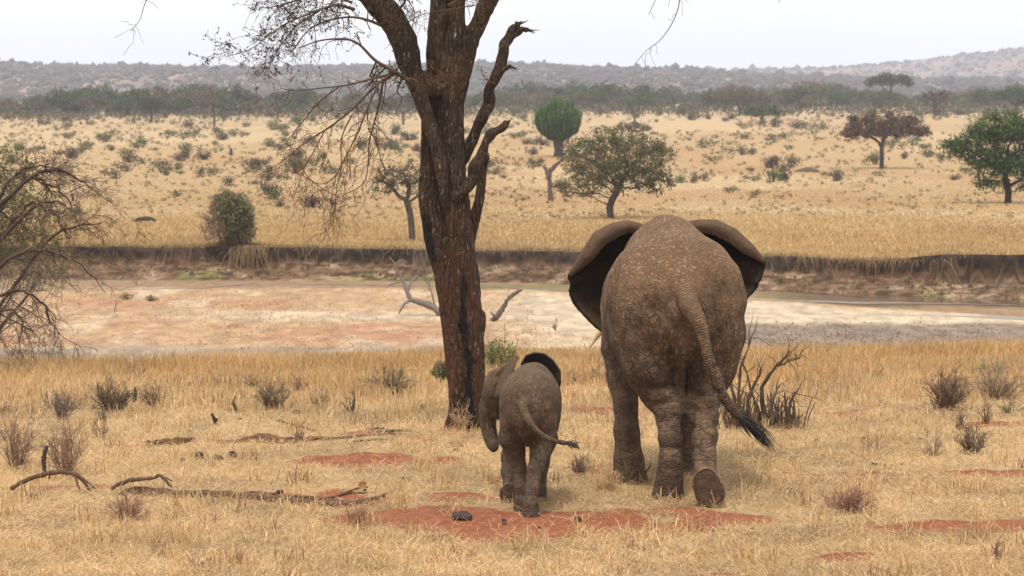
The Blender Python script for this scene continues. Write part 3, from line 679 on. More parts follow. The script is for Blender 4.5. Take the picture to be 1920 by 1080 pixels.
        P = np.array([on(*q) for q in pts]); P, R = smooth_path(P, np.full(len(P), r), 5); P = P + (vnoise(np.arange(len(P)) * .9 + pts[0][0], np.zeros(len(P)), 7)[:, None] - .5) * .03
        P = np.array([Vs[np.argmin(((Vs - p) ** 2).sum(1))] for p in P]); R = R * np.sin(np.linspace(.25, 2.9, len(R))) ** .5; g.chain(P, R * .8, .01, D)
    g.F[...] = -smin(-g.F, D, .045)
    rolls = []; rolls.append(g.pts(roll([(-.16, y, 2.42), (-.30, y, 2.455), (-.45, y, 2.43), (-.63, y, 2.34), (-.76, y - .05, 2.135), (-.88, y - .08, 1.93)], [.04, .055, .07, .078, .06, .012], (-1, 0, 1)), .015, .02))
    rolls.append(g.pts(roll([(.24, y, 2.43), (.40, y, 2.46), (.58, y, 2.46), (.77, y, 2.37), (.93, y - .05, 2.22), (1.055, y - .1, 2.065)], [.04, .055, .07, .072, .06, .012], (1, 0, 1)), .015, .02))
    q, X, Y, Z = g.box((-2, -2, -1), (3, 5, 3)); g.F[...] = np.maximum(g.F, -Z - .0)
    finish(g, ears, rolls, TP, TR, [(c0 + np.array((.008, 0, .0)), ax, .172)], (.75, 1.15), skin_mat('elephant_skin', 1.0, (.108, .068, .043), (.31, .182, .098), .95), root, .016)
    # tusks, eyes, tail hair
    for s in (-1, 1):
        mb = MB(); P = np.array([(-.20, 3.02, 1.60), (-.40, 3.10, 1.42), (-.53, 3.13, 1.28), (-.615, 3.12, 1.14)])
        if s > 0: P[:, 0] = .17 + (.17 - P[:, 0]) * .8
        P, R = smooth_path(P, [.055, .048, .036, .008], 5); tube(mb, P, R, 10, (.62, .47, .27)); mb.build('tusk', M_TUSK, root)
        mb = MB(); ico(mb, (.10 + s * .30, 2.98, 2.02), .03, (.03, .02, .012)); mb.build('eye', M_EYE, root)
    tail_hair(root, TP[-2], TP[-1], np.array([.33, -.04, -.30]), 150, .038, .0045, (.028, .025, .023))
    return root
def ico(mb, c, r, col, n=10):
    th = np.linspace(0, np.pi, n)[1:-1]; P = [np.array(c) + np.array((0, 0, -r)) * math.cos(a) for a in [0.2] + list(th) + [2.94]]
    tube(mb, P, [r * .2] + [r * math.sin(a) for a in th] + [r * .2], 10, col)
def tail_hair(root, a, b, d, n, spread, wd, col=(.022, .02, .02)):
    r = np.random.default_rng(9); mb = MB(); a, b = np.array(a), np.array(b); L = np.linalg.norm(d)
    for i in range(n):
        s = b + (a - b) * r.random() * 1.1 + r.normal(size=3) * .008
        e = r.normal(size=3) * spread; e -= d * (e @ d) / L ** 2 * .5
        f = r.uniform(.45, 1.0); side = 1 - f ** 2 * .5
        P = np.array([s, s + d * .35 * f + e * .55, s + d * .7 * f + e * .9, s + d * f + e * side + np.array((0, 0, -.03 * f))])
        tube(mb, P, [wd, wd, wd * .7, wd * .2], 3, np.array(col) * r.uniform(.6, 1.8), False)
    mb.build('tail_hair', M_HAIR, root)
M_TUSK = attr_mat('ivory', .45, 30, .15); M_EYE = attr_mat('eye', .15, 5, .05); M_HAIR = attr_mat('hair', .6, 10, .2)

def baby():
    p = at(985, 968)
    root = empty('elephant', p, 'small baby elephant walking beside the adult with its tail swung out', 'elephant', None, math.radians(-6.7))
    g = SDF((-.62, -.32, -.03), (.5, 1.75, 1.46), .0105)
    g.ell((0, .24, .98), (.25, .26, .30), 2.2, .02)
    g.ell((.0, .5, .935), (.268, .42, .315), 2.2, .1)
    g.ell((-.02, .82, .97), (.21, .26, .31), 2.2, .12)
    g.chain([(0, .08, 1.11), (0, .3, 1.215), (0, .6, 1.20), (-.03, .9, 1.14)], [.06, .05, .06, .08], .08)
    g.cap((-.04, .92, 1.05), (-.30, 1.03, 1.04), .17, .14, .07)
    g.ell((-.37, 1.05, 1.01), (.135, .16, .165), 2.1, .05)
    g.cap((-.37, 1.03, 1.09), (-.36, 1.01, 1.12), .10, .09, .06)
    g.cap((-.43, 1.08, .96), (-.455, 1.10, .84), .085, .08, .05)
    g.cap((-.37, 1.02, .88), (-.36, 1.03, .79), .08, .055, .05)                # jaw
    tk, tr = smooth_path([(-.455, 1.11, .88), (-.475, 1.13, .76), (-.468, 1.13, .65), (-.44, 1.11, .55), (-.41, 1.07, .475)], [.082, .066, .058, .050, .043], 4)
    g.chain(tk, tr, .03)
    g.cap((-.478, 1.04, .965), (-.482, 1.02, .955), .03, .025, .03)                # brow
    # hind legs
    g.chain([(.12, .22, .80), (.135, .24, .66), (.115, .2, .55), (.075, .1, .40), (.055, .03, .24), (.045, .0, .12)], [.14, .118, .09, .066, .056, .060], .04)
    g.chain([(.045, .0, .11), (.045, .02, .02)], [.064, .085], .03)
    g.chain([(-.12, .24, .80), (-.145, .28, .66), (-.13, .32, .54), (-.09, .32, .38), (-.07, .28, .22), (-.065, .29, .11)], [.14, .12, .09, .066, .052, .056], .04)
    g.chain([(-.065, .29, .10), (-.065, .31, .02)], [.06, .08], .03)
    # fore legs
    g.chain([(-.14, .82, .82), (-.20, .80, .58), (-.235, .86, .42), (-.245, .82, .28), (-.24, .78, .19)], [.13, .088, .074, .06, .058], .05)
    F = np.ones_like(g.F); ax = unit(np.array([.05, -.95, .18])); c0 = np.array([-.232, .70, .095])
    g.cap(c0 - ax * .07 + np.array((0, 0, .03)), c0, .068, .078, .03, F); g.cap(c0 - np.array((0, 0, .02)), c0 + np.array((0, 0, .03)), .072, .066, .03, F)
    q, X, Y, Z = g.box(c0 - .3, c0 + .3)
    F[q] = np.maximum(F[q], (X - c0[0]) * ax[0] + (Y - c0[1]) * ax[1] + (Z - c0[2]) * ax[2] - .02)
    g.F[...] = smin(g.F, F, .02)
    g.chain([(.10, .85, .8), (.08, .84, .55), (.045, .84, .35), (.03, .84, .12), (.03, .85, .02)], [.13, .085, .066, .06, .08], .05)
    g.chain([(.0, .02, .84), (-.01, .1, .72), (-.01, .16, .62)], [.05, .045, .03], .04)
    TP = [(-.01, .0, 1.0), (-.01, -.045, .95), (.03, -.085, .87), (.09, -.10, .79), (.17, -.105, .725), (.26, -.11, .685), (.36, -.11, .665), (.43, -.11, .652)]
    TR = [.05, .042, .034, .028, .022, .018, .016, .014]
    t, r = smooth_path(TP, TR, 4); g.chain(t, r, .012)
    y = 1.02
    # left ear: a pale flap standing out towards the camera side
    rimL = [(-.385, y - .08, 1.145), (-.31, y - .13, 1.235), (-.172, y - .20, 1.345), (-.178, y - .24, 1.27), (-.215, y - .26, 1.16), (-.265, y - .25, 1.06), (-.305, y - .22, .985), (-.345, y - .14, .945), (-.375, y - .08, .955)]
    rotL = [(-.385, y - .04, 1.12), (-.385, y - .03, 1.1), (-.385, y - .03, 1.06), (-.385, y - .03, 1.02), (-.38, y - .03, .99), (-.378, y - .03, .97)]
    EL = g.pts(sheet(rotL, rimL, (-.015, -.03, 0), 110, 70), .0095, .012)
    rimR = [(-.15, y, 1.25), (-.11, y, 1.325), (-.03, y, 1.355), (.06, y, 1.345), (.14, y, 1.285), (.20, y, 1.195), (.205, y, 1.08), (.17, y + .03, .98), (.10, y + .06, .9)]
    rotR = [(-.13, y + .02, 1.17), (-.12, y + .03, 1.14), (-.11, y + .05, 1.08), (-.10, y + .06, 1.02), (-.10, y + .06, .97)]
    E = g.pts(sheet(rotR, rimR, (0, .05, 0), 120, 80), .012, .02)
    q, X, Y, Z = g.box((-2, -2, -1), (3, 5, 3)); g.F[...] = np.maximum(g.F, -Z)
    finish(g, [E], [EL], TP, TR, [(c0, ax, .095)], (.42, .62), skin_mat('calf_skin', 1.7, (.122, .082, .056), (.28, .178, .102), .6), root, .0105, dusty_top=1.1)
    mb = MB(); ico(mb, (-.487, 1.02, .925), .017, (.02, .013, .01)); mb.build('eye', M_EYE, root)
    tail_hair(root, TP[-2], TP[-1], np.array([.085, -.01, -.012]), 60, .016, .003, (.05, .04, .035))
    return root
ELE = adult(); CALF = baby()
# ------------------------------------------------------------------ the big tree
def bark_mat():
    m = NT('bark'); p = m.obj()
    w = m.vec('SCALE', m.vec('SUBTRACT', m.noise(p, 3, 3, out='Color'), (.5, .5, .5)), sc=.10)
    q = m.vec('MULTIPLY', m.vec('ADD', p, w), (1, 1, .11)); q2 = m.vec('MULTIPLY', m.vec('ADD', p, w), (1, 1, .3))
    v = m.mr(m.voro(q, 22), 0, .28); v2 = m.mr(m.voro(q2, 45), 0, .3); n = m.noise(q, 40, 4, .65)
    h = m.math('MULTIPLY_ADD', v, .8, m.math('MULTIPLY_ADD', v2, .25, m.math('MULTIPLY', n, .5)))
    m.bump(h, 1.0, .035)
    n1 = m.noise(p, 4, 4, .6); n2 = m.noise(p, 60, 2)
    c = m.mix(m.mr(n1, .35, .65), (.052, .033, .022), (.088, .053, .032))
    c = m.mix(m.math('MULTIPLY', m.attr('red', 'Fac'), m.mr(n1, .2, .6)), c, (.10, .048, .027))
    c = m.mix(m.math('MULTIPLY', v, .35), m.vec('SCALE', c, sc=.8), m.vec('SCALE', c, sc=1.25))
    c = m.mix(m.mr(m.noise(q2, 34, 3), .62, .72), c, (.26, .22, .18))            # pale lichen flecks
    c = m.mix(m.mr(m.math('ADD', m.attr('char', 'Fac'), m.math('MULTIPLY_ADD', n1, 1.1, m.math('MULTIPLY_ADD', n, .7, -.9))), .25, .7), c, (.016, .014, .013))
    m.color(c); m.rough(.92); return m.m
def big_tree():
    B = at(876, 806); y0 = B[1]; k = px_m(y0)
    root = empty('acacia_tree', B, 'big old acacia with forked brown trunk and black burn streak, left of the elephants', 'tree')
    L = lambda u, v, dy=0.0: PX(u, v, y0 + dy) - B
    g = SDF(L(640, 830, -.55) * (1, 1, 1), L(1012, -240, .62), .0135)
    W_ = lambda pts, k_=.03: g.chain(*smooth_path([L(u, v, d) for u, v, r, d in pts], [r * .86 / k for u, v, r, d in pts], 4), k_)
    # the two fused stems, right in front of left
    W_([(863, 815, 27, -.02), (862, 760, 25, .0), (858, 680, 25, 0), (850, 600, 25, .02), (838, 520, 26, .03), (820, 440, 28, .06), (806, 370, 25, .1), (805, 300, 20, .12), (808, 230, 20, .14), (815, 160, 24, .12), (826, 110, 24, .1)])
    W_([(888, 812, 26, .02), (889, 760, 25, .0), (886, 690, 25, -.02), (880, 610, 27, -.03), (872, 530, 28, -.05), (864, 460, 28, -.06), (858, 380, 27, -.05), (852, 300, 24, -.02), (848, 230, 23, .0), (846, 170, 27, .02), (842, 120, 30, .02)])
    W_([(872, 600, 18, -.10), (866, 500, 17, -.12), (850, 420, 15, -.13), (842, 380, 13, -.1)])
    W_([(848, 812, 12, -.06), (853, 770, 14, -.07), (858, 700, 13, -.09)]); W_([(905, 806, 10, -.02), (903, 770, 14, -.02), (901, 690, 13, 0.), (897, 600, 14, .02), (884, 500, 14, .04)])
    for u, v, d in ((836, 808, -.1), (872, 812, -.2), (915, 806, .03), (850, 806, .2), (890, 803, .24)): W_([(u, v + 4, 7, d), (u * .6 + 874 * .4, v - 25, 12, d * .6)], .05)
    # diagonal limb crossing the fork, and the crown limbs
    W_([(838, 385, 9, -.18), (830, 330, 11, -.20), (818, 275, 12, -.19), (802, 225, 13, -.16), (790, 185, 15, -.13), (778, 150, 20, -.08), (768, 115, 24, -.06), (757, 75, 28, -.05), (738, 40, 29, -.06), (705, 2, 27, -.08), (668, -40, 25, -.1), (640, -110, 22, -.1)], .02)
    W_([(795, 150, 22, 0), (812, 165, 24, .0), (830, 160, 24, .02)])
    W_([(818, 120, 24, .02), (818, 70, 21, .0), (821, 20, 20, -.02), (822, -60, 19, -.02), (815, -200, 16, .05)])
    W_([(848, 110, 22, .02), (856, 60, 18, .0), (858, 10, 18, -.02), (860, -60, 17, 0), (872, -200, 15, .05)])
    W_([(836, 60, 11, .16), (838, 0, 13, .2), (838, -120, 12, .25)])
    W_([(858, 180, 18, .02), (866, 135, 20, .02), (880, 85, 18, .0), (897, 40, 17, -.02), (916, 0, 17, -.04), (940, -50, 15, -.06), (985, -150, 12, -.1)])
    W_([(878, 470, 10, .06), (888, 420, 11, .1), (898, 370, 11, .12), (905, 320, 9, .12), (912, 290, 8, .1)])
    W_([(826, 330, 14, .08), (830, 250, 15, .08), (832, 180, 16, .06)])
    W_([(906, 620, 8, .0), (909, 600, 6, .0), (908, 585, 6, 0)], .015)
    V, Q = g.mesh(); V = relax(V, Q, 2); N = vnormals(V, Q)
    S_ = V * (9, 9, .8) + (noise3(V * 2.5, 3)[:, None] - .5) * 1.5
    rid = np.abs(noise3(S_ * (1.6, 1.6, 1.6), 8) - .5) * 2
    V = V + N * ((rid - .4) * .022 + (noise3(V * (5, 5, 1.5), 11) - .5) * .035)[:, None]
    U_, V_ = proj(V[:, 0] + B[0], V[:, 1] + B[1], V[:, 2] + B[2])
    cu = np.interp(V_, [480, 540, 600, 660, 720, 800], [868, 869, 872, 875, 879, 884])
    cw = 1 + 1.1 * (vnoise(V_ / 26, 0 * V_, 3) - .5); cu = cu + 9 * (vnoise(V_ / 38, 0 * V_, 5) - .5)
    char = .85 * np.exp(-((U_ - cu) / (8.5 * cw)) ** 2) * sst(470, 560, V_) * (N[:, 1] < .1) + .9 * np.exp(-((U_ - np.interp(V_, [400, 520], [797, 815])) / 11) ** 2) * sst(385, 410, V_) * (1 - sst(470, 520, V_)) * (N[:, 1] < .2)
    mb = MB(); mb.add(V, Q); BARK = bark_mat(); mb.build('trunk', BARK, root, attrs={'char': char, 'red': sst(330, 560, V_)})
    bc, bd = np.array((.115, .072, .046)), np.array((.085, .055, .04))
    def limb(name, pts, n=9, col=bc, jag=True):
        mb = MB(); P, R = smooth_path([L(u, v, d) for u, v, r, d in pts], [r / k for u, v, r, d in pts], 4)
        rr = np.random.default_rng(int(pts[0][0])); P, R = smooth_path(P, R, 3); ph = rr.random() * 9
        sw = np.arange(len(R)) / len(R) * len(pts) * 1.3
        R = R * (1 + .30 * (vnoise(sw + ph, 0 * sw, 3) - .5)); P = P + R[:, None] * .5 * np.stack([vnoise(sw + ph, 0 * sw + i, 4) - .5 for i in range(3)], 1)
        i0 = mb.n; tube(mb, P, R, 14, col); V = mb.v[-1]; ang = np.tile(np.arange(14), len(R))
        ax_ = np.repeat(P, 14, 0); rn = .82 + .36 * np.abs(vnoise(np.concatenate([ang]) * 1.7 + ph, np.repeat(sw, 14) * .6, 7) - .5) * 2
        V[:len(ax_)] = ax_ + (V[:len(ax_)] - ax_) * rn[:, None]
        if jag:
            d = unit(P[-1] - P[-3])
            for i in range(5): tube(mb, [P[-1] - d * .03 + rr.normal(size=3) * R[-1] * .5, P[-1] + d * rr.uniform(.02, .09) + rr.normal(size=3) * .015], [R[-1] * .5, .002], 4, col)
        return mb
    mb = limb('b', [(862, 310, 8, .04), (884, 268, 12, .04), (898, 235, 12, .04), (912, 200, 12, .02), (920, 165, 11, .0), (931, 135, 11, .0), (944, 105, 11, 0), (950, 78, 9, 0), (960, 56, 8.5, 0), (973, 44, 6, 0)])
    mb.build('broken_branch', BARK, root)
    mb = limb('b', [(956, 70, 7, 0), (976, 58, 5.5, 0), (988, 55, 4, -.02), (997, 58, 2, -.04)]); mb2 = mb; mb.build('broken_branch', BARK, root)
    mb = limb('b', [(930, 134, 8, 0), (952, 126, 4, -.06), (958, 125, 3, -.06)]); mb.build('broken_branch', BARK, root)
    mb = limb('b', [(846, 392, 6, -.1), (862, 368, 11, -.2), (876, 350, 11, -.23), (888, 322, 12, -.2), (898, 296, 11, -.15), (909, 272, 9, -.12), (925, 252, 8, -.1), (945, 235, 6.5, -.08), (952, 228, 5, -.06)]); mb.build('broken_branch', BARK, root)
    # twiggy sprays
    r = np.random.default_rng(21)
    def grow(mb, lf, P, R, depth, dens, droop, sidelen, col, leafy=0.0, tip=.0022):
        P, R = smooth_path(P, R, 4); tube(mb, P, R, 5 if depth == 0 else 3, col * r.uniform(.8, 1.25))
        seg = np.linalg.norm(np.diff(P, axis=0), axis=1); n = int(seg.sum() * dens * 2.9)
        for _ in range(n):
            f = r.uniform(.12, 1.0); i = min(int(f * (len(P) - 1)), len(P) - 2); b = P[i] + (P[i + 1] - P[i]) * r.random(); d = unit(P[i + 1] - P[i])
            a = unit(r.normal(size=3) * (1, .55, 1)); d2 = unit(d * r.uniform(.25, .9) + a * .8 + np.array((0, 0, -droop)))
            ln = sidelen * r.uniform(.35, 1.1); kink = r.normal(size=(3, 3)) * ln * .11
            pts = [b, b + d2 * ln * .33 + kink[0], b + d2 * ln * .66 + kink[1] + np.array((0, 0, -droop * ln * .12)), b + d2 * ln + kink[2] + np.array((0, 0, -droop * ln * .35))]
            r0 = max(R[i] * .6, tip * 1.3)
            if depth < 2: grow(mb, lf, pts, [r0, r0 * .7, max(r0 * .5, tip), tip], depth + 1, dens * (.62 if depth == 0 else .5), droop, sidelen * .5, col, leafy, tip)
            else: tube(mb, pts, [min(r0, .003), tip, tip, tip * .7], 3, col * r.uniform(.8, 1.4), False)
            if leafy and lf is not None:
                m_ = int(3.6 * leafy * ln / .3) + 1; i_ = r.integers(0, 3, m_); q_ = np.array(pts); C = q_[i_] + (q_[i_ + 1] - q_[i_]) * r.random((m_, 1)) + r.normal(size=(m_, 3)) * .014
                leaves(lf, C, r.uniform(.012, .024, m_), colmix(r, m_, [(.05, .055, .022), (.075, .07, .03), (.04, .045, .025)]), r)
    tc_ = np.array((.085, .05, .034)); rc_ = np.array((.16, .075, .04))
    lf = MB()
    def spray(pts, dens, droop, sl, col, leafy=0.0):
        mb = MB(); P = [L(u, v, d) for u, v, rr, d in pts]; grow(mb, lf, P, [max(rr * .68 / k, .0022) for u, v, rr, d in pts], 0, dens, droop, sl, col, leafy)
        mb.build('branch', M_TWIG, root)
    # leafy boughs, upper left
    spray([(665, 18, 5, -.1), (630, 10, 3.5, -.2), (590, 22, 3, -.2), (550, 38, 2.2, -.25), (515, 58, 1.6, -.3), (470, 92, 1.2, -.3), (425, 106, .8, -.3)], 8, .1, .42, tc_, 1.0)
    spray([(600, 20, 2.6, -.2), (560, 45, 2, -.2), (530, 80, 1.6, -.2), (510, 112, 1.2, -.2), (505, 130, .8, -.2)], 8, .15, .35, tc_, .9)
    spray([(660, 5, 4, -.1), (620, -8, 3, -.0), (575, -5, 2.4, .1), (535, 8, 1.8, .1), (500, 15, 1.2, .1)], 8, .2, .42, tc_, .9)
    spray([(720, 50, 5, -.1), (690, 38, 4, -.2), (655, 32, 3, -.2), (610, 40, 2.4, -.2), (575, 60, 1.8, -.2), (545, 100, 1.2, -.2)], 6, .25, .38, tc_, .35)
    spray([(745, 20, 4, -.1), (760, 0, 3, -.2), (740, -20, 2, -.3), (775, 15, 1.5, -.3), (772, 60, 1, -.3)], 7, .4, .3, tc_, .1)
    spray([(840, 10, 3, -.3), (880, -8, 2, -.4), (910, 5, 1.6, -.4), (800, 25, 1.2, -.3), (765, 40, 1, -.3)], 6, .3, .3, tc_, .1)
    # the hanging spray, left of the fork
    spray([(783, 168, 9, -.1), (765, 150, 7, -.25), (740, 135, 5.5, -.3), (718, 122, 5, -.3), (700, 110, 4.5, -.3), (672, 82, 3.5, -.3), (645, 73, 3, -.3), (600, 76, 2.2, -.3), (560, 90, 1.6, -.3)], 3.5, .5, .42, tc_, .1)
    spray([(745, 138, 5, -.3), (722, 142, 4, -.3), (690, 150, 3, -.35), (650, 160, 2.4, -.4), (605, 165, 1.8, -.4), (555, 170, 1.2, -.4), (525, 165, 1, -.4)], 4, .35, .4, tc_)
    spray([(735, 140, 4.5, -.3), (715, 152, 3.8, -.4), (690, 175, 3, -.4), (655, 210, 2.6, -.4), (615, 240, 2.2, -.45), (575, 265, 1.8, -.5), (545, 290, 1.4, -.5), (530, 300, 1, -.5)], 5, .45, .42, tc_)
    spray([(712, 152, 3.5, -.4), (690, 200, 2.8, -.5), (672, 245, 2.4, -.5), (650, 290, 2, -.5), (628, 330, 1.6, -.5), (600, 345, 1.1, -.5), (560, 325, .9, -.5)], 5.5, .5, .4, tc_)
    spray([(718, 148, 3.5, -.4), (712, 190, 2.8, -.3), (700, 235, 2.4, -.3), (692, 270, 2, -.3), (690, 310, 1.6, -.3), (680, 345, 1.2, -.3), (640, 368, 1, -.3)], 5, .55, .38, tc_)
    spray([(690, 240, 2.2, -.3), (705, 265, 1.8, -.2), (715, 300, 1.4, -.2), (725, 325, 1, -.2)], 6, .6, .25, tc_)
    spray([(660, 215, 2.2, -.4), (640, 260, 1.8, -.3), (640, 310, 1.5, -.3), (632, 350, 1.1, -.3), (628, 390, .9, -.3), (625, 410, .7, -.3)], 6, .6, .34, rc_)
    spray([(610, 242, 2, -.45), (585, 290, 1.6, -.4), (570, 320, 1.2, -.4), (600, 350, 1, -.4), (640, 372, .9, -.4)], 6, .5, .34, rc_)
    spray([(640, 160, 2.2, -.4), (600, 190, 1.8, -.35), (570, 225, 1.4, -.3), (550, 250, 1, -.3), (530, 275, .8, -.3)], 5, .45, .34, tc_)
    # wisps hanging into view from the crown overhead
    spray([(640, -110, 10, -.1), (520, -150, 6, -.2), (400, -120, 4, -.3), (310, -60, 2.4, -.3), (285, -20, 1.5, -.3), (270, 12, 1.1, -.3), (262, 38, .8, -.3), (245, 58, .6, -.3)], 1.3, .3, .22, tc_)
    spray([(985, -150, 9, -.1), (1100, -170, 6, -.2), (1220, -110, 3.6, -.3), (1268, -50, 2.2, -.3), (1274, 0, 1.5, -.3), (1262, 40, 1.3, -.3), (1238, 75, 1, -.3), (1212, 95, .8, -.3), (1186, 125, .6, -.3)], 1.5, .4, .25, tc_)
    spray([(1220, -110, 3, -.3), (1240, -60, 2, -.35), (1232, -10, 1.1, -.35), (1216, 28, .7, -.35)], 1.5, .3, .2, tc_)
    spray([(1400, -130, 3, -.3), (1440, -50, 1.6, -.3), (1462, 5, .8, -.3)], 1, .3, .1, tc_)
    spray([(1220, -110, 3.6, -.3), (1320, -150, 3, -.3), (1400, -130, 2.6, -.3)], .5, .2, .2, tc_)
    # small dead shoots on the stems
    spray([(926, 158, 2.6, -.05), (915, 150, 2, -.1), (905, 140, 1.5, -.1), (902, 124, 1, -.1)], 9, .0, .12, tc_ * 1.2)
    for (u, v) in ((800, 120), (815, 128), (832, 135), (848, 132), (770, 70), (858, 128), (780, 140), (822, 142)):
        spray([(u, v, 1.2, -.22), (u + r.uniform(-14, 14), v + r.uniform(-12, 16), .8, -.32), (u + r.uniform(-26, 26), v + r.uniform(-6, 26), .5, -.38)], 7, .3, .12, rc_ * .7)
    C = np.array([L(u, v, -.3) for u, v in ((740, 128), (748, 142), (760, 155), (735, 120), (752, 148))])[r.integers(0, 5, 160)] + r.normal(size=(160, 3)) * .05
    leaves(lf, C, .02, colmix(r, 160, [(.06, .07, .02), (.09, .09, .03)]), r)
    lf.build('leaves', M_LEAF, root)
    return root
BIG = big_tree()
# ------------------------------------------------------------------ trees and bushes beyond
def colonize(r, att, trunk, step, infl, kill, iters=90):
    nodes = [np.array(p, float) for p in trunk]; par = [-1] + list(range(len(trunk) - 1)); A = np.array(att); alive = np.ones(len(A), bool)
    for _ in range(iters):
        if not alive.any(): break
        N = np.array(nodes); a = A[alive]; D = np.linalg.norm(a[:, None] - N[None], axis=2); k = np.argmin(D, 1); d = D[np.arange(len(a)), k]
        ok = d < infl
        if not ok.any(): ok = d < d.min() * 1.3
        new = False
        for n in np.unique(k[ok]):
            v = unit(np.sum(unit(a[ok & (k == n)] - N[n]), 0)) + r.normal(size=3) * .22; p = N[n] + unit(v) * step
            nodes.append(p); par.append(int(n)); new = True
        N = np.array(nodes); D = np.min(np.linalg.norm(a[:, None] - N[None], axis=2), 1); idx = np.where(alive)[0]; alive[idx[D < kill]] = False
        if len(nodes) > 1500: break
    return np.array(nodes), np.array(par)
def skeleton(mb, N, par, r0, rt, n, col, power=.5):
    cnt = np.zeros(len(N)); ch = [[] for _ in N]
    for i in range(len(N)):
        if par[i] >= 0: ch[par[i]].append(i)
    for i in range(len(N) - 1, -1, -1):
        if not ch[i]: cnt[i] = 1
        if par[i] >= 0: cnt[par[i]] += cnt[i]
    R = np.maximum(rt, r0 * (cnt / cnt[0]) ** power); st = [0]
    while st:
        i = st.pop(); path = [i] if par[i] < 0 else [par[i], i]
        while ch[i]:
            c = sorted(ch[i], key=lambda q: -cnt[q]); st += c[1:]; i = c[0]; path.append(i)
        rr = R[path].copy()
        if par[path[0]] >= 0 or len(path) > 1 and path[0] != 0: rr[0] = rr[1]
        if len(path) > 1: tube(mb, N[path], rr, n if rr[0] > r0 * .3 else 3, col)
    return N[[i for i in range(len(N)) if not ch[i]]]
def in_ell(r, n, E, shell=0.0):
    w = np.array([e[3] * e[4] for e in E], float); k = r.choice(len(E), n, p=w / w.sum()); E = np.array(E, float)[k]
    d = unit(r.normal(size=(n, 3))); q = r.random(n) ** (1 / 3); q = shell + (1 - shell) * q; d *= q[:, None]
    return np.stack([E[:, 0] + d[:, 0] * E[:, 3], E[:, 1] + d[:, 1] * E[:, 3] * .9, E[:, 2] + d[:, 2] * E[:, 4]], 1)
GRN = [(.050, .075, .026), (.075, .10, .035), (.040, .058, .026), (.095, .115, .045)]
DKG = [(.048, .060, .030), (.062, .072, .036), (.040, .048, .030)]
OLV = [(.085, .085, .038), (.065, .068, .032), (.12, .105, .050), (.075, .065, .038)]
BRN = [(.105, .072, .055), (.085, .060, .048), (.13, .09, .065), (.09, .07, .05)]
def tree_parts(r, root, E, k, fork, r0, nl, ls, cols, wood=(.07, .052, .04), natt=160, step=6, flatleaf=.2, trunk=None, shell=.35, clump=0, cap=False, twig=.35):
    E = [tuple(np.array(e, float) / k) for e in E]; mb = MB()
    tr = [(0, 0, -.15)] + [np.array(p) / k for p in (trunk or [(0, 0, fork * .35), (0, 0, fork * .7), (0, 0, fork)])]
    tr = resample(tr, max(4, int(np.linalg.norm(np.array(tr[-1])) * k / step)))
    att = in_ell(r, natt, E, .25)
    if cap: att = att[att[:, 2] > cap / k]
    N, par = colonize(r, att, tr, step / k, 80 * step / k, 1.6 * step / k)
    tips = skeleton(mb, N, par, r0 / k, twig / k, 6, wood); N[0, 2] = 0
    mb.build('trunk', M_WOOD, root)
    mb = MB(); nt = int(nl * .55); C1 = tips[r.integers(0, len(tips), nt)] + r.normal(size=(nt, 3)) * step * .9 / k
    if clump:                                              # leaf sprays gathered in clumps with gaps between
        cc = in_ell(r, clump, E, shell); m = nl - nt; C2 = cc[r.integers(0, clump, m)] + r.normal(size=(m, 3)) * np.array((1.3, 1.3, .55)) * step * .85 / k
    else: C2 = in_ell(r, nl - nt, E, shell)
    if cap: C2 = C2[C2[:, 2] > (cap - 1) / k]
    C = np.concatenate([C1, C2]); col = colmix(r, len(C), cols, .15)
    g = noise3(C * k / 14.0, 4)[:, None]; col = col * (.75 + .5 * g)
    leaves(mb, C, ls / k * r.uniform(.6, 1.3, len(C)), col, r, flatleaf); mb.build('crown', M_LEAF, root)
def tree(name, label, u, v, E, fork, r0, nl, ls, cols, seed, cat='tree', group=None, rz=0, **kw):
    p = at(u, v); k = px_m(p[1]); r = np.random.default_rng(seed); root = empty(name, p, label, cat, group)
    # crown ellipsoids (du, depth, up, half width, half height) in photo pixels at this distance
    tree_parts(r, root, E, k, fork, r0, nl, ls, cols, **kw); return root
tree('bushy_tree', 'broad olive-leaved tree with open crown and leaning forked trunk, just above the adult elephant', 1147, 410,
     [(10, 0, 120, 104, 56), (-20, 0, 110, 75, 48), (60, 0, 105, 60, 48), (-62, 0, 62, 46, 22), (75, 0, 70, 45, 26), (0, 0, 80, 80, 35)], 40, 6.5, 12500, 2.9, [tuple(1.35 * x for x in c) for c in OLV], 11,
     natt=420, step=6, trunk=[(-4, 0, 15), (-2, 0, 30), (8, 0, 48), (15, 0, 62)], shell=.3, clump=420, wood=(.085, .062, .046), twig=.8)
tree('small_tree', 'small thin-leaved tree with slanting trunk half hidden behind the big acacia trunk', 774, 455,
     [(-30, 0, 125, 46, 24), (0, 0, 120, 45, 26), (-55, 0, 105, 32, 16), (20, 0, 110, 35, 22)], 60, 6, 2300, 2.4, [(.10, .085, .045), (.13, .11, .055), (.08, .07, .04)], 12,
     natt=220, step=7, trunk=[(-2, 0, 25), (-4, 0, 50), (-10, 0, 75)], shell=.2, clump=150, wood=(.09, .068, .052), twig=.7)
tree('umbrella_acacia', 'flat-topped umbrella acacia with brown crown standing alone on the plain', 1653, 316,
     [(4, 0, 62, 80, 48), (-34, 0, 60, 44, 38), (44, 0, 60, 46, 36)], 42, 4.2, 15000, 2.5, [(.135, .088, .058), (.105, .070, .048), (.165, .105, .068)], 13,
     natt=260, step=5, cap=62, shell=.25, wood=(.085, .065, .055), twig=.6)
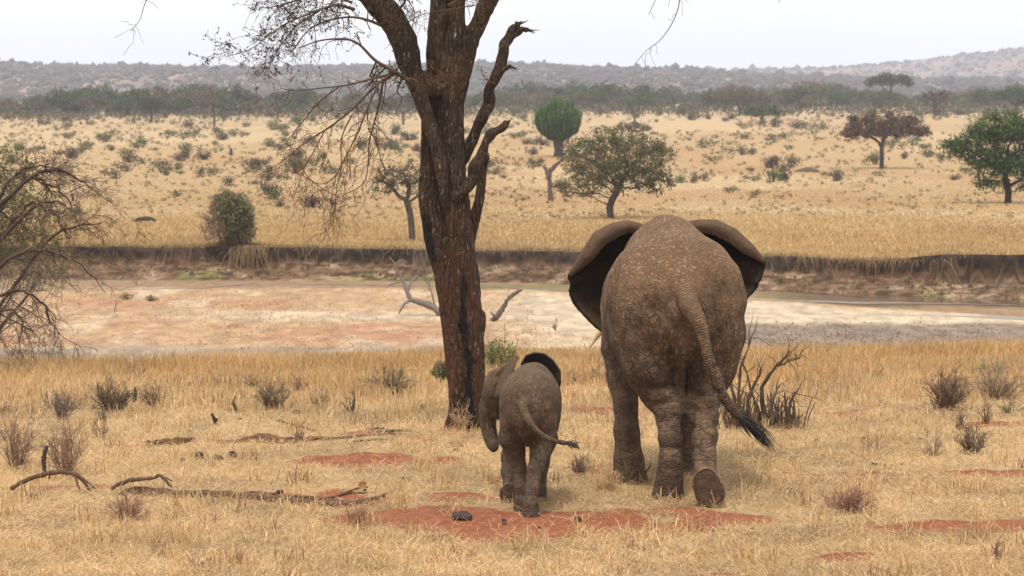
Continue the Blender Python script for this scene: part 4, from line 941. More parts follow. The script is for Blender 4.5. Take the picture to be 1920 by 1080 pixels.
tree('tall_acacia', 'tall acacia with thin green top rising above the tree line', 1668, 206,
     [(0, 0, 48, 48, 20), (-14, 0, 48, 28, 15), (18, 0, 48, 28, 17)], 26, 2.6, 3400, 2.0, [(.055, .065, .028), (.045, .055, .025), (.07, .068, .035)], 14, natt=90, step=5, cap=47, shell=.1, wood=(.08, .06, .05), twig=.6)
tree('green_thicket_tree', 'low bright green bushy tree under the tall thin acacia', 1654, 207,
     [(-10, 0, 24, 36, 12), (18, 0, 22, 26, 10)], 8, 3, 1500, 2.0, [(.055, .085, .03), (.075, .085, .035)], 15, natt=60, step=5)
tree('feathery_tree', 'big bright green feathery tree with several dark trunks at the right edge', 1888, 381,
     [(0, 0, 142, 70, 30), (-50, 0, 112, 55, 26), (-88, 0, 100, 36, 20), (40, 0, 118, 60, 40), (-30, 0, 78, 50, 26), (20, 0, 70, 60, 26), (-35, 0, 32, 28, 10), (40, 0, 45, 40, 20)], 30, 6.5, 19000, 3.1,
     [(.07, .115, .03), (.095, .15, .04), (.05, .085, .026), (.12, .165, .05)], 16, natt=380, step=8, shell=.35, clump=300, flatleaf=.5, wood=(.05, .038, .03), trunk=[(3, 0, 14), (2, 0, 28), (-3, 0, 45)], twig=.8)
tree('wide_acacia', 'wide brown flat acacia at the right end of the tree line gap', 1387, 217, [(-10, 0, 27, 58, 20), (30, 0, 28, 36, 18), (-35, 0, 25, 30, 15)], 12, 2.6, 3800, 2.0, BRN + DKG, 17, natt=110, step=5, cap=24, shell=.1, twig=.6)
tree('green_acacia', 'small green flat acacia in front of the wide brown acacia', 1428, 231, [(2, 0, 18, 36, 20), (-16, 0, 16, 24, 15)], 9, 2.4, 2600, 1.9, GRN, 18, natt=90, step=4, cap=15, shell=.1, twig=.6)
tree('open_acacia', 'flat brown acacia with pale forked trunk seen through the hanging twigs', 756, 234, [(-4, 0, 36, 48, 19), (-22, 0, 34, 26, 15), (20, 0, 36, 26, 15)], 15, 2.4, 3000, 1.9, [(.10, .085, .07), (.085, .068, .058), (.12, .095, .075)], 19, natt=90, step=5, cap=34, shell=.1, wood=(.11, .085, .07), twig=.6)
tree('thin_tree', 'thin grey twiggy tree behind the broad olive-leaved tree', 1190, 231, [(0, 0, 24, 20, 13)], 10, 2, 380, 1.6, [(.10, .095, .065), (.08, .08, .05)], 20, natt=80, step=4, twig=.5)
tree('brown_domed_tree', 'low brown domed crown peeping over the broad olive-leaved tree', 1185, 252, [(0, 0, 14, 36, 9)], 6, 2, 1100, 1.8, BRN, 21, natt=50, step=4)
tree('bent_tree', 'bent dark tree with one-sided crown left of the right edge trees', 1755, 218, [(6, 0, 42, 22, 9), (-14, 0, 38, 18, 8), (16, 0, 30, 14, 6)], 20, 3.4, 900, 1.8, BRN + DKG, 22, natt=60, step=5, trunk=[(-3, 0, 10), (-1, 0, 18)], twig=.6)
tree('dark_acacia', 'dark green layered acacia cut by the right edge of the photo', 1905, 222, [(0, 0, 48, 40, 8), (20, 0, 38, 50, 14), (-25, 0, 44, 20, 6)], 18, 3.4, 2400, 2.0, [(.04, .065, .025), (.05, .06, .03)], 23, natt=80, step=5)
tree('bare_tree', 'thin bare-stemmed tree standing in front of the left tree line', 402, 237, [(-2, 0, 44, 22, 9), (8, 0, 40, 12, 6)], 26, 2.0, 420, 1.6, BRN, 24, natt=60, step=4, twig=.5)
tree('lone_acacia', 'rounded dark acacia with clear trunk just ahead of the left tree line', 284, 230, [(0, 0, 30, 26, 18), (-6, 0, 30, 18, 14)], 16, 2.4, 1500, 1.9, DKG, 25, natt=60, step=5, cap=25)
# candelabra tree: a ball of upright green arms on a bare trunk
def candelabra():
    p = at(1047, 294); k = px_m(p[1]); r = np.random.default_rng(31)
    root = empty('candelabra_tree', p, 'rounded bright green candelabra tree on a short bare trunk', 'tree')
    mb = MB(); tube(mb, *smooth_path(np.array([(0, 0, -2), (1, 0, 12), (-1, 0, 26), (0, 0, 40)]) / k, np.array([11, 9, 9, 10]) / k, 3), 9, (.075, .058, .045))
    for i in range(16):
        a = r.random() * 6.28; q = r.uniform(3, 12); tube(mb, np.array([(0, 0, 22), (math.cos(a) * q * .4, math.sin(a) * q * .4, 36), (math.cos(a) * q, math.sin(a) * q, 50)]) / k, np.array([5, 4, 3]) / k, 5, (.075, .058, .045))
    mb.build('trunk', M_WOOD, root); mb = MB()
    for i in range(720):
        a = r.random() * 6.28; q = 40 * math.sqrt(r.random()); lm = 9 * (float(vnoise(np.array([math.cos(a) * q / 13 + 9]), np.array([math.sin(a) * q / 15 + 9]), 5)[0]) - .5); top = 66 + 35 * math.sqrt(max(0, 1 - (q / 46) ** 2)) + r.normal() * 3.5 + lm * 2.0; q *= 1 + lm * .03
        x, y = q * math.cos(a), q * math.sin(a); z0 = 64 - 32 * math.sqrt(max(0, 1 - (min(q, 45) / 46) ** 2)) + r.random() * 12; z1 = max(z0 + 9, top - r.random() ** 2 * 26)
        P = np.array([(x * .90, y * .90, z0 - 2), (x * .97, y * .97, z0 + 2), (x, y, (z0 + z1) / 2), (x * 1.03, y * 1.03, z1)]) / k
        tube(mb, P, np.array([1.2, 1.7, 1.9, 1.2]) / k, 4, np.array((.05, .085, .022)) * r.uniform(.5, 1.6) * (1, r.uniform(.9, 1.1), 1))
    C = unit(r.normal(size=(3600, 3))); C *= (.72 + .34 * noise3(C * 2.6 + 5, 9))[:, None]; C = (C * (46, 46, 36) + (0, 0, 66)) / k
    leaves(mb, C, 2.6 / k * r.uniform(.6, 1.3, 3600), colmix(r, 3600, [(.05, .085, .022), (.075, .12, .03), (.035, .06, .018)], .25), r)
    mb.build('crown', M_LEAF, root)
candelabra()
def wood_thing(name, label, cat, pts_list, u, v, col, group=None, n=7, y=None, jit=.12, mat=None, lie=False, seed=0):
    p = at(u, v) if y is None else PX(u, v, y); k = px_m(p[1]); r = np.random.default_rng(seed + int(u)); o = MB()
    for pts in pts_list:                                     # each stick: (u, v, radius in px, depth offset in m)
        P = np.array([(at(a, b + rr * .5) + (0, 0, rr / k * 1.0) if lie else PX(a, b, p[1] + d)) - p for a, b, rr, d in pts]); R = np.array([rr for a, b, rr, d in pts]) / k
        P, R = smooth_path(P, R, 4); P = P + r.normal(size=P.shape) * R[:, None] * jit; R = R * (1 + jit * r.normal(size=len(R)))
        tube(o, P, np.maximum(R, .2 / k), n, np.array(col) * r.uniform(.85, 1.15))
    ob = o.build(name, mat or M_WOOD); ob.location = tuple(p); return tag(ob, label, cat, group)
GREY = (.14, .105, .08)
wood_thing('dead_snag', 'pale forked dead trunk standing left of the broad olive-leaved tree', 'dead tree',
           [[(1032, 378, 5, 0), (1031, 350, 4.5, 0), (1029, 330, 5, 0), (1033, 318, 4.5, 0), (1044, 308, 3.6, 0), (1052, 300, 3, 0), (1057, 292, 1.6, 0)], [(1029, 330, 4, 0), (1023, 318, 3.4, 0), (1021, 310, 2.4, 0)]], 1032, 376, (.13, .09, .07))
wood_thing('driftwood', 'grey crooked driftwood stick standing on the sand right of the big trunk', 'driftwood',
           [[(922, 602, 4, 0), (932, 594, 5, 0), (944, 576, 5, .1), (950, 565, 4, .1), (960, 554, 4, .2), (972, 547, 3, .2), (980, 543, 1.5, .2)], [(932, 594, 4, 0), (926, 592, 3, -.1), (921, 586, 1.5, -.1)]], 935, 603, GREY)
wood_thing('dead_branch', 'bleached dead branch with bare upturned twigs on the sand left of the big trunk', 'dead branch',
           [[(838, 600, 6, 0), (815, 578, 6, 0), (790, 567, 6, 0), (772, 562, 5, 0), (762, 545, 4, 0), (757, 528, 3, .1), (745, 512, 2.4, .1), (738, 505, 1.4, .1)],
            [(772, 562, 4, 0), (760, 568, 3, -.2), (752, 580, 2, -.3), (748, 588, 1.2, -.3)], [(764, 550, 3, 0), (770, 530, 2.4, .2), (783, 520, 2, .2), (783, 505, 1.4, .2), (775, 490, 1, .2), (778, 470, .8, .2)],
            [(757, 528, 2, .1), (742, 530, 1.6, .1), (730, 535, 1.2, .1), (722, 540, .8, .1)], [(748, 515, 1.6, .1), (740, 495, 1.2, .1), (730, 482, .9, .1)], [(783, 520, 1.6, .2), (800, 528, 1.3, .3), (806, 545, 1, .3)],
            [(783, 505, 1.4, .2), (795, 495, 1.1, .2), (800, 478, .9, .2), (796, 462, .7, .2)], [(740, 495, 1, .1), (752, 488, .9, .1), (764, 492, .7, .1)], [(818, 585, 2, 0), (812, 560, 1.6, .2), (806, 535, 1.2, .3), (800, 510, .9, .3), (790, 480, .7, .3), (786, 455, .6, .3)]], 800, 592, (.20, .165, .135))
wood_thing('fallen_timber', 'dark heap of fallen timber lying in the grass above the far bank', 'log', [[(248, 416, 3, 0), (262, 412, 4, 0), (280, 411, 4, 0), (292, 414, 2, 0)], [(255, 413, 2, 0), (272, 408, 2.5, 0), (288, 410, 1.5, 0)]], 270, 416, (.06, .042, .034))
wood_thing('snapped_post', 'short dark snapped post on the far plain above the bank', 'stump', [[(137, 377, 2.4, 0), (136, 368, 2.2, 0), (135, 361, 1.4, 0)]], 137, 377, (.05, .035, .03))
wood_thing('dead_pole', 'short upright dead pole among green shrubs on the left plain', 'stump', [[(433, 292, 2.6, 0), (433, 284, 2.6, 0), (432, 277, 1.6, 0)]], 433, 292, (.06, .042, .036))
# a round bush on the bank, grey twigs with green shoots on one side
def thicket_bush(name, label, u, v, E, nt, nl, cols, twc, seed, ls=2.0, tl=16, tr=.45, gshift=None, stems=26, group=None, cat='bush'):
    p = at(u, v); k = px_m(p[1]); r = np.random.default_rng(seed); root = empty(name, p, label, cat, group)
    Em = [tuple(np.array(e, float) / k) for e in E]; mb = MB()
    for q in in_ell(r, stems, Em, .5): tube(mb, *smooth_path([(r.normal() * 2 / k, r.normal() * 2 / k, -.05), q * (.25, .25, .3) + r.normal(size=3) * 3 / k, q * (.7, .7, .62) + r.normal(size=3) * 3 / k, q], np.array([1.6, 1.2, .8, .4]) / k, 3), 4, np.array(twc) * r.uniform(.7, 1.3))
    C = in_ell(r, nt, Em, .45); C = C + r.normal(size=C.shape) * Em[0][3] * .09; cen = np.array(Em[0][:3]); d = unit(unit(C - cen) * .8 + r.normal(size=C.shape) * .6 + (0, 0, .25)); ln = tl / k * r.uniform(.4, 1.2, nt)
    for c, e, l in zip(C, d, ln):
        b = r.normal(size=3) * l * .18; tube(mb, [c - e * l * .5, c + b, c + e * l * .5], [tr / k, tr / k, tr * .5 / k], 3, np.array(twc) * r.uniform(.6, 1.5), False)
    mb.build('branches', M_TWIG, root)
    if nl:
        mb = MB(); C = in_ell(r, nl * 3, Em, .3) + r.normal(size=(nl * 3, 3)) * Em[0][3] * .08; w = np.ones(len(C)) if gshift is None else sst(-.6, .8, (C - cen) @ np.array(gshift) / (Em[0][3]))
        C = C[r.random(len(C)) < w][:nl]; leaves(mb, C, ls / k * r.uniform(.6, 1.3, len(C)), colmix(r, len(C), cols, .2), r); mb.build('leaves', M_LEAF, root)
    return root
thicket_bush('round_bush', 'round grey-brown bush with green right side on the lip of the far bank', 428, 468, [(0, 0, 52, 46, 40), (-14, 0, 34, 38, 32), (16, 0, 66, 32, 34), (-5, 0, 80, 26, 28), (-5, 0, -8, 18, 22), (22, 0, 30, 28, 26)], 1900, 4200,
             [(.16, .19, .05), (.13, .15, .05), (.15, .125, .07)], (.15, .098, .074), 41, ls=3.2, gshift=(.8, 0, .45))
# left edge: arching thorn bush with a fresh green bush behind it
thicket_bush('green_bush', 'fresh green leafy bush behind the arching thorn bush at the left edge', -30, 672, [(52, 0, 345, 46, 60), (75, 0, 270, 75, 60), (20, 0, 270, 80, 100), (90, 0, 190, 80, 60)], 200, 4600,
             [(.12, .16, .03), (.10, .13, .03), (.15, .16, .05), (.12, .11, .05)], (.09, .06, .04), 42, ls=3.6, tl=50, tr=1.0)
def thorn_bush():
    p = at(-60, 705); k = px_m(p[1]); r = np.random.default_rng(43); y0 = p[1]
    root = empty('thorn_bush', p, 'leafless thorn bush with dark arching branches filling the left edge', 'bush'); mb = MB(); tw = MB()
    L = lambda u, v, d=0: PX(u, v, y0 + d) - p
    arcs = [[(-70, 690, 8, .1), (-60, 560, 7, .0), (-20, 420, 6, -.1), (40, 345, 5, -.2), (95, 318, 4, -.2), (135, 330, 2.6, -.2), (175, 355, 1.4, -.2), (215, 385, .8, -.2)],
            [(-80, 690, 8, .0), (-60, 520, 6, .2), (0, 395, 5, .2), (50, 335, 4, .2), (90, 345, 3, .2), (120, 365, 2.2, .2), (140, 402, 1.4, .2)],
            [(-70, 690, 8, .0), (-40, 520, 6, -.3), (10, 440, 5, -.3), (70, 385, 4, -.3), (110, 380, 3, -.3), (135, 400, 2, -.3)],
            [(-90, 690, 8, .0), (-60, 600, 6, -.2), (0, 500, 5, -.4), (60, 470, 3.6, -.4), (120, 480, 2.6, -.4), (165, 510, 1.6, -.4), (195, 550, 1, -.4)],
            [(-60, 690, 7, .0), (-20, 600, 5, .2), (40, 520, 4, .3), (90, 450, 3, .3), (140, 425, 2, .3), (190, 420, 1.2, .3)],
            [(-80, 690, 7, 0), (-30, 580, 5, -.3), (30, 545, 4, -.4), (80, 570, 3, -.5), (95, 610, 1.8, -.5)],
            [(-70, 690, 7, 0), (-20, 600, 4, -.4), (20, 580, 3, -.5), (40, 600, 2.4, -.5), (38, 635, 1.4, -.5), (22, 645, 1, -.5)],
            [(-80, 640, 6, .2), (-20, 480, 5, .3), (30, 410, 4, .3), (60, 380, 3, .3), (100, 400, 2, .3), (125, 440, 1.4, .3)],
            [(-90, 640, 6, .2), (-30, 430, 5, .0), (10, 350, 4, .0), (45, 318, 3, .0), (85, 312, 1.8, 0), (120, 325, 1, 0)]]
    def side(P, R, n, sl, depth):
        for _ in range(n):
            i = r.integers(1, len(P) - 1); d = unit(P[i + 1] - P[i]); d2 = unit(d + unit(r.normal(size=3) * (1, .7, 1)) * 1.0 + (.12, 0, -.12)); ln = sl * r.uniform(.3, 1.1); b = P[i]
            q = [b, b + d2 * ln * .4 + r.normal(size=3) * ln * .08, b + d2 * ln * .75 + r.normal(size=3) * ln * .1 + (0, 0, -.06 * ln), b + d2 * ln + r.normal(size=3) * ln * .1 + (0, 0, -.16 * ln)]
            r0 = max(min(R[i] * .6, .012 / (depth + 1)), .0035); Q, RR = smooth_path(q, [r0, r0 * .8, r0 * .6, .0028], 3)
            (tube(tw, Q, RR, 3, np.array((.12, .082, .058)) * r.uniform(.6, 1.6), False))
            if depth < 2: side(Q, RR, (5, 3)[depth], sl * .55, depth + 1)
    for a in arcs:
        P, R = smooth_path([L(u, v, d) for u, v, rr, d in a], [rr * .75 / k for u, v, rr, d in a], 5); P = P + r.normal(size=P.shape) * .012
        tube(mb, P, R, 6, np.array((.075, .052, .040)) * r.uniform(.8, 1.2)); side(P, R, 16, .62, 0)
    mb.build('branches', M_TWIG, root); tw.build('twigs', M_TWIG, root)
thorn_bush()

# the tree line: each tree a thing with trunk and crown
def tree_line():
    r = np.random.default_rng(51); k0 = 8.0; protos = []
    kinds = [('green_acacia', 'dark green acacia in the far tree line', DKG, True), ('green_tree', 'rounded green tree in the far tree line', [(.042, .058, .03), (.06, .075, .038)], False),
             ('brown_acacia', 'leafless brown acacia in the far tree line', BRN, True), ('brown_tree', 'rounded mauve-brown tree in the far tree line', [(.10, .08, .072), (.085, .07, .062)], False),
             ('green_acacia', 'dark green acacia in the far tree line', DKG, True), ('green_tree', 'rounded green tree in the far tree line', DKG, False), ('brown_tree', 'rounded mauve-brown tree in the far tree line', BRN, False)]
    for i, (nm, lb, cols, flat) in enumerate(kinds):
        root = empty(nm, (0, 0, 0), lb, 'tree', lb.split(' in the')[0] + 's of the far tree line'); q = np.random.default_rng(60 + i)
        E = [(0, 0, 25, 31, 19), (-14, 0, 24, 19, 15), (15, 0, 24, 19, 15)] if flat else [(0, 0, 21, 26, 21), (-12, 0, 17, 18, 17), (13, 0, 18, 18, 17)]
        tree_parts(q, root, E, k0, 12 if flat else 5, 2.2, 1300, 2.6, [tuple(np.array(c) * (1.25, 1.35, 1.1) * (1.25 if i in (1, 3) else 1)) for c in cols], natt=50, step=5, cap=19 if flat else 4, shell=.2 if flat else .5); protos.append(root)
    us = []; u = -120.0
    while u < 2040: us.append(u); u += r.uniform(7, 15)
    first = set(); items = []
    for u in us:
        for row in (0, 1):
            if r.random() < (.6 if row else .2): continue
            v = np.interp(u, [-100, 0, 400, 700, 1000, 1400, 1920, 2100], [217, 216, 214, 209, 206, 207, 205, 205]) - (7 if row else 0) + r.normal() * 1.6
            h = np.interp(u, [0, 200, 350, 500, 900, 1020, 1100, 1300, 1450, 1540, 1600, 1720, 1760, 1900], [30, 34, 40, 32, 30, 40, 36, 30, 34, 38, 24, 24, 32, 34]) * r.choice([.6, .75, .9, 1.0, 1.1, 1.3]) * r.uniform(.85, 1.15)
            items.append((u + r.normal() * 3, v, h))
    for (u, v, h) in items[:290]:
        i = int(r.integers(0, 7)); zone = ('at the left end of the far tree line', 'in the far tree line left of the big acacia', 'in the far tree line behind the big acacia', 'in the far tree line behind the candelabra tree', 'in the far tree line above the adult elephant',
            'in the far tree line beside the wide brown acacia', 'in the far tree line around the tall thin acacia', 'at the right end of the far tree line')[int(np.searchsorted([260, 700, 960, 1150, 1330, 1500, 1770], u))]
        lb = ('tall ' if h > 36 else ('low ' if h < 24 else 'middle-sized ')) + kinds[i][1].split(' in the')[0] + ' ' + zone; p = at(u, v); k = px_m(p[1]); s = h / 44 * k0 / k * .98; sx = s * r.uniform(.85, 1.5)
        if i in first: o = copy_tree(protos[i], p, r.random() * 6.28, (sx, sx, s))
        else:
            o = protos[i]; o.location = tuple(p); o.scale = (sx, sx, s); first.add(i)
        o['label'] = lb; o['group'] = lb + ', all alike'
    # undergrowth at the foot of the line
    n = 15000; u = r.uniform(-150, 2070, n); v = np.interp(u, [-100, 400, 1000, 1920], [216, 213, 205, 204]) + r.normal(size=n) * 3.0
    keep = fbm(u / 40, 0 * u, 91, 3) + r.random(n) * .4 > .5; u, v = u[keep], v[keep]
    y = 700 - (v - 206) * 9 + r.normal(size=len(u)) * 25; x = (u - 960) / FPX * y; z = ground_z(x, y)
    mb = MB(); C = np.stack([x, y, z + r.random(len(u)) ** 1.5 * (.6 + 3.4 * fbm(u / 25, 0 * u, 92, 3))], 1); leaves(mb, C, .42 * r.uniform(.6, 1.4, len(u)), colmix(r, len(u), [tuple(1.35 * x for x in c) for c in DKG + BRN], .2), r)
    tag(mb.build('undergrowth', M_LEAF), 'low grey green undergrowth along the foot of the far tree line', 'undergrowth', kind='stuff')
tree_line()
def plain_shrubs():
    r = np.random.default_rng(52); P = []
    cs = [([(.085, .115, .04), (.11, .135, .05)], 'green'), ([(.13, .12, .06), (.11, .10, .055), (.15, .125, .07)], 'olive'), ([(.11, .08, .055), (.13, .095, .065)], 'brown')]
    for ci, (cols, nm) in enumerate(cs):
        for j in range(4):
            mb = MB(); q = np.random.default_rng(70 + ci * 4 + j); nb = q.integers(2, 5)
            for b in range(nb):
                c = np.array((q.normal() * .3, q.normal() * .3, .28 + q.random() * .2)); n = int(260 / nb); d = q.normal(size=(n, 3)) * (.17, .17, .17) + c; d[:, 2] = np.abs(d[:, 2])
                leaves(mb, d, .075 * q.uniform(.6, 1.3, n), colmix(q, n, cols, .2), q)
            for t in range(9 if nm != 'brown' else 26):
                a = q.normal(size=2) * .35; tube(mb, [(a[0] * .2, a[1] * .2, -.05), (a[0] * .6, a[1] * .6, .35), (a[0], a[1], .5 + q.random() * .35)], [.02, .015, .006], 3, (.10, .07, .05), False)
            P.append((mb.mesh(nm + '_shrub', M_LEAF), nm))
    def put(u, v, w, kind, label=None, group=None, name=None):
        p = at(u, v); k = px_m(p[1]); me, nm = P[kind * 4 + r.integers(0, 4)]
        o = bpy.data.objects.new(nm + '_shrub', me); COL.objects.link(o); s = w / k; size = 'broad' if w > 24 else 'small'; o.location = tuple(p - (0, 0, .02)); o.rotation_euler = (0, 0, r.random() * 6.28); o.scale = (s, s, s * r.uniform(.65, 1.0))
        zone = ('at the far left' if u < 330 else 'left of the hanging twigs' if u < 520 else 'beneath the hanging twigs' if u < 780 else 'behind the big acacia' if u < 1000 else 'near the candelabra tree' if u < 1260 else 'left of the umbrella acacia' if u < 1600 else 'right of the umbrella acacia') + (' close to the tree line' if v < 238 else ' midway up' if v < 290 else ' low down')
        tag(o, label or f'{size} {nm} shrub on the plain {zone}', 'shrub', group or f'{size} {nm} shrubs on the plain {zone}')
    n = 0
    while n < 285:
        u = r.uniform(-40, 1960); v = 212 + 190 * r.random() ** 1.7
        if fbm(np.array([u / 190]), np.array([v / 45]), 95, 3)[0] + .3 * r.random() < .52 + .22 * (v > 345): continue
        if 640 < u < 700 and v > 320 or 1060 < u < 1270 and v > 300 or 1180 < u and v > 372: continue
        kind = r.choice(3, p=[.45, .33, .22] if u < 900 else [.3, .45, .25]); w = r.uniform(12, 34) * np.interp(v, [212, 260, 400], [.75, .95, 1.25])
        put(u, v, w, kind); n += 1
    mb = MB(); n = 4200; u = r.uniform(-60, 1980, n); v = 209 + 200 * r.random(n) ** 1.5; keep = fbm(u / 120, v / 30, 96, 3) + .35 * r.random(n) > .55; u, v = u[keep], v[keep]
    Y = np.interp(v, [195, 209.8, 250, 315, 358, 409, 470], [1250, 700, 450, 300, 220, 160, 123]); X = (u - 960) / FPX * Y; n = len(u); m = 18
    c = np.stack([X, Y, ground_z(X, Y)], 1); c = np.repeat(c, m, 0) + r.normal(size=(n * m, 3)) * np.repeat((Y / FPX * 2.5)[:, None] * (.6 + r.random((n, 1))), m, 0) * (1, 1, .2); c[:, 2] = ground_z(c[:, 0], c[:, 1]) + r.random(n * m) * np.repeat(Y / FPX * 5, m)
    leaves(mb, c, np.repeat(Y / FPX * 1.7, m), np.repeat(colmix(r, n, [(.12, .12, .055), (.10, .11, .05), (.14, .10, .06), (.2, .15, .08)], .2), m, 0), r)
    tag(mb.build('tussocks', M_LEAF), 'small olive and brown tussocks dotted over the far plain', 'tussocks', kind='stuff')
plain_shrubs()
def mound():
    p = at(1514, 322); k = px_m(p[1]); r = np.random.default_rng(81); n, m = 28, 12; mb = MB()
    a = np.linspace(0, 2 * np.pi, n, endpoint=False); V = []
    for j in range(m):
        f = j / (m - 1); rad = np.cos(f * np.pi / 2) ** .8 * 24 * (1 + .18 * (fbm(np.cos(a) * 2 + j * .3, np.sin(a) * 2, 82, 3) - .5) * 2); V.append(np.stack([np.cos(a) * rad, np.sin(a) * rad * .7, np.full(n, f ** 1.3 * 10 - 1) + fbm(np.cos(a) * 3, np.sin(a) * 3 + j, 83, 2) * 3 * (1 - f)], 1))
    i, j = np.meshgrid(np.arange(m - 1), np.arange(n), indexing='ij'); j2 = (j + 1) % n
    mb.add(np.array(V).reshape(-1, 3) / k, np.stack([i * n + j, i * n + j2, (i + 1) * n + j2, (i + 1) * n + j], -1).reshape(-1, 4), None, (.10, .065, .045))
    o = mb.build('termite_mound', M_STONE); o.location = tuple(p); tag(o, 'low brown earth mound on the plain left of the umbrella acacia', 'mound')
mound()
# ------------------------------------------------------------------ dry grass
def blades(mb, x, y, z, ln, wd, az, el, bend, col, tip=.25):
    n = len(x); b = np.stack([x, y, z], 1); d = np.stack([np.cos(az) * np.cos(el), np.sin(az) * np.cos(el), np.sin(el)], 1)
    s = rng.random(n) * 6.283; w = np.stack([-np.sin(az), np.cos(az), 0 * az], 1) * np.cos(s)[:, None] * .6 + np.array((1.0, 0, 0)) * .7
    w = unit(w) * wd[:, None] * .5; h = ln[:, None]
    m = b + d * h * .55 + np.array((0, 0, 1.0)) * (bend * ln * .12)[:, None]; e = b + d * h - np.array((0, 0, 1.0)) * (bend * ln * .22)[:, None]
    V = np.stack([b - w, b + w, m - w * .8, m + w * .8, e - w * tip, e + w * tip], 1).reshape(-1, 3); o = np.arange(n)[:, None] * 6
    q = np.concatenate([o + np.array([[0, 1, 3, 2]]), o + np.array([[2, 3, 5, 4]])])
    sh = np.array([.8, .8, 1, 1, 1.05, 1.05])
    mb.add(V, q, None, (col[:, None] * np.ones((1, 6, 1))).reshape(-1, 3))
STR = [(.63, .445, .245), (.55, .37, .185), (.72, .545, .33), (.47, .30, .135), (.60, .42, .215)]
GLD = [(.52, .325, .135), (.48, .285, .108), (.57, .385, .175), (.44, .255, .10), (.53, .365, .18)]
DUL = [(.27, .185, .11), (.20, .135, .08), (.33, .24, .15)]
def scatter(n, y0, y1, p=1.0):
    y = y0 + (y1 - y0) * rng.random(n) ** p; x = (rng.random(n) * 2 - 1) * (.205 * y + .5); return x, y
def grass():
    mb = MB()                                                  # flattened straw near the camera
    x, y = scatter(330000, 20.5, 37, 1.25)
    rm = red_mask(x, y); pn = fbm(x * 1.1, y * 1.1, 101, 4)
    keep = rng.random(len(x)) > np.clip((rm - .15) * 1.6 + (pn - .5) * .8, 0, .94) ; keep &= rng.random(len(x)) < .55 + 1.6 * (pn - .3)
    x, y, pn = x[keep], y[keep], pn[keep]; n = len(x)
    az = rng.random(n) * 6.283; fl = rng.random(n); el = np.where(fl < .93, rng.random(n) ** 2 * .22, rng.random(n) * 1.1)
    ln = rng.gamma(4, .036, n).clip(.04, .42); ln = np.where(fl < .93, ln, ln * .7); wd = rng.uniform(.003, .007, n)
    c = colmix(rng, n, STR, .14); dl = rng.random(n) < .10 + .25 * sst(.55, .7, fbm(x * .9, y * .9, 102, 3)); c[dl] = colmix(rng, dl.sum(), DUL, .15)
    c *= (.86 + .3 * fbm(x * .5, y * .5, 103, 3))[:, None]
    blades(mb, x, y, ground_z(x, y) + rng.random(n) * .035, ln, wd, az, el, rng.random(n), c)
    tag(mb.build('straw', M_GRASS, smooth=False), 'pale flattened straw lying over the red soil in front', 'straw', kind='stuff')
    mb = MB()                                                  # standing grass up to the river edge
    x, y = scatter(190000, 29, 51, .8); ey = edge_y(x) + 1.6
    dn = fbm(x * .45, y * .45, 104, 4); d = sst(30, 39, y + 5 * (dn - .5)) * (.35 + .65 * sst(.36, .5, fbm(x * .8, y * .5, 111, 4))); path = np.exp(-((y - 33.5 - .12 * x) / .8) ** 2) * .5
    keep = (y < ey) & (rng.random(len(x)) < (.06 + .94 * d) * (1 - path)) & (red_mask(x, y) < .8 * rng.random(len(x)) + .2); x, y, d, dn = x[keep], y[keep], d[keep], dn[keep]; n = len(x)
    ln = (.07 + .17 * d * (.5 + dn)) * rng.uniform(.55, 1.25, n); el = np.clip(rng.normal(1.22, .28, n), .2, 1.57)
    g = .75 * sst(34, 40, y + 4 * (dn - .5))[:, None] * (.4 + .6 * sst(.35, .6, fbm(x * .4, y * .3, 112, 3)))[:, None]; c = colmix(rng, n, STR, .14) * (1 - g) + colmix(rng, n, GLD, .14) * g
    dl = rng.random(n) < .05 + .3 * sst(.56, .68, fbm(x * .5, y * .5, 105, 3)); c[dl] = colmix(rng, dl.sum(), DUL, .15) * 1.25
    c *= (.84 + .34 * fbm(x * .35, y * .35, 106, 3))[:, None]
    blades(mb, x, y, ground_z(x, y) - .01, ln, rng.uniform(.006, .012, n), rng.random(n) * 6.283, el, rng.random(n), c)
    tag(mb.build('dry_grass', M_GRASS, smooth=False), 'golden standing dry grass between the animals and the river bed', 'grass', kind='stuff')
    mb = MB()                                                  # tufts of stubble in the straw
    nt = 900; tx, ty = scatter(nt, 20.8, 36, 1.1); k = rng.integers(8, 26, nt); kk = red_mask(tx, ty) < .3 + .5 * (rng.random(nt) < .12); tx, ty, k = tx[kk], ty[kk], k[kk]
    e_ = [at(u, v) for u, v in ((1080, 1005), (1100, 1000), (1165, 1010), (1190, 1012), (1245, 1008), (1290, 1006), (1305, 1000), (1205, 1015), (1460, 1020), (985, 1012), (700, 985), (845, 960), (1130, 918))]
    tx = np.concatenate([tx, [p[0] for p in e_]]); ty = np.concatenate([ty, [p[1] for p in e_]]); k = np.concatenate([k, np.full(len(e_), 26)])
    hs = np.repeat(rng.uniform(.09, .24, len(tx)), k); x = np.repeat(tx, k) + rng.normal(size=k.sum()) * .06; y = np.repeat(ty, k) + rng.normal(size=k.sum()) * .06; n = len(x)
    c = colmix(rng, n, STR + GLD[:2], .15); tint = np.repeat(rng.random(len(tx)) < .12, k); c[tint] = colmix(rng, tint.sum(), [(.22, .12, .07), (.30, .17, .10)], .15)
    blades(mb, x, y, ground_z(x, y) - .01, hs * rng.uniform(.5, 1.2, n), rng.uniform(.005, .010, n), rng.random(n) * 6.283, np.clip(rng.normal(1.15, .3, n), .3, 1.57), rng.random(n), c)
    gx = np.concatenate([np.full(160, at(690, 1062)[0]), np.full(60, at(430, 1025)[0])]) + rng.normal(size=220) * .10; gy = np.concatenate([np.full(160, at(690, 1062)[1]), np.full(60, at(430, 1025)[1])]) + rng.normal(size=220) * .14
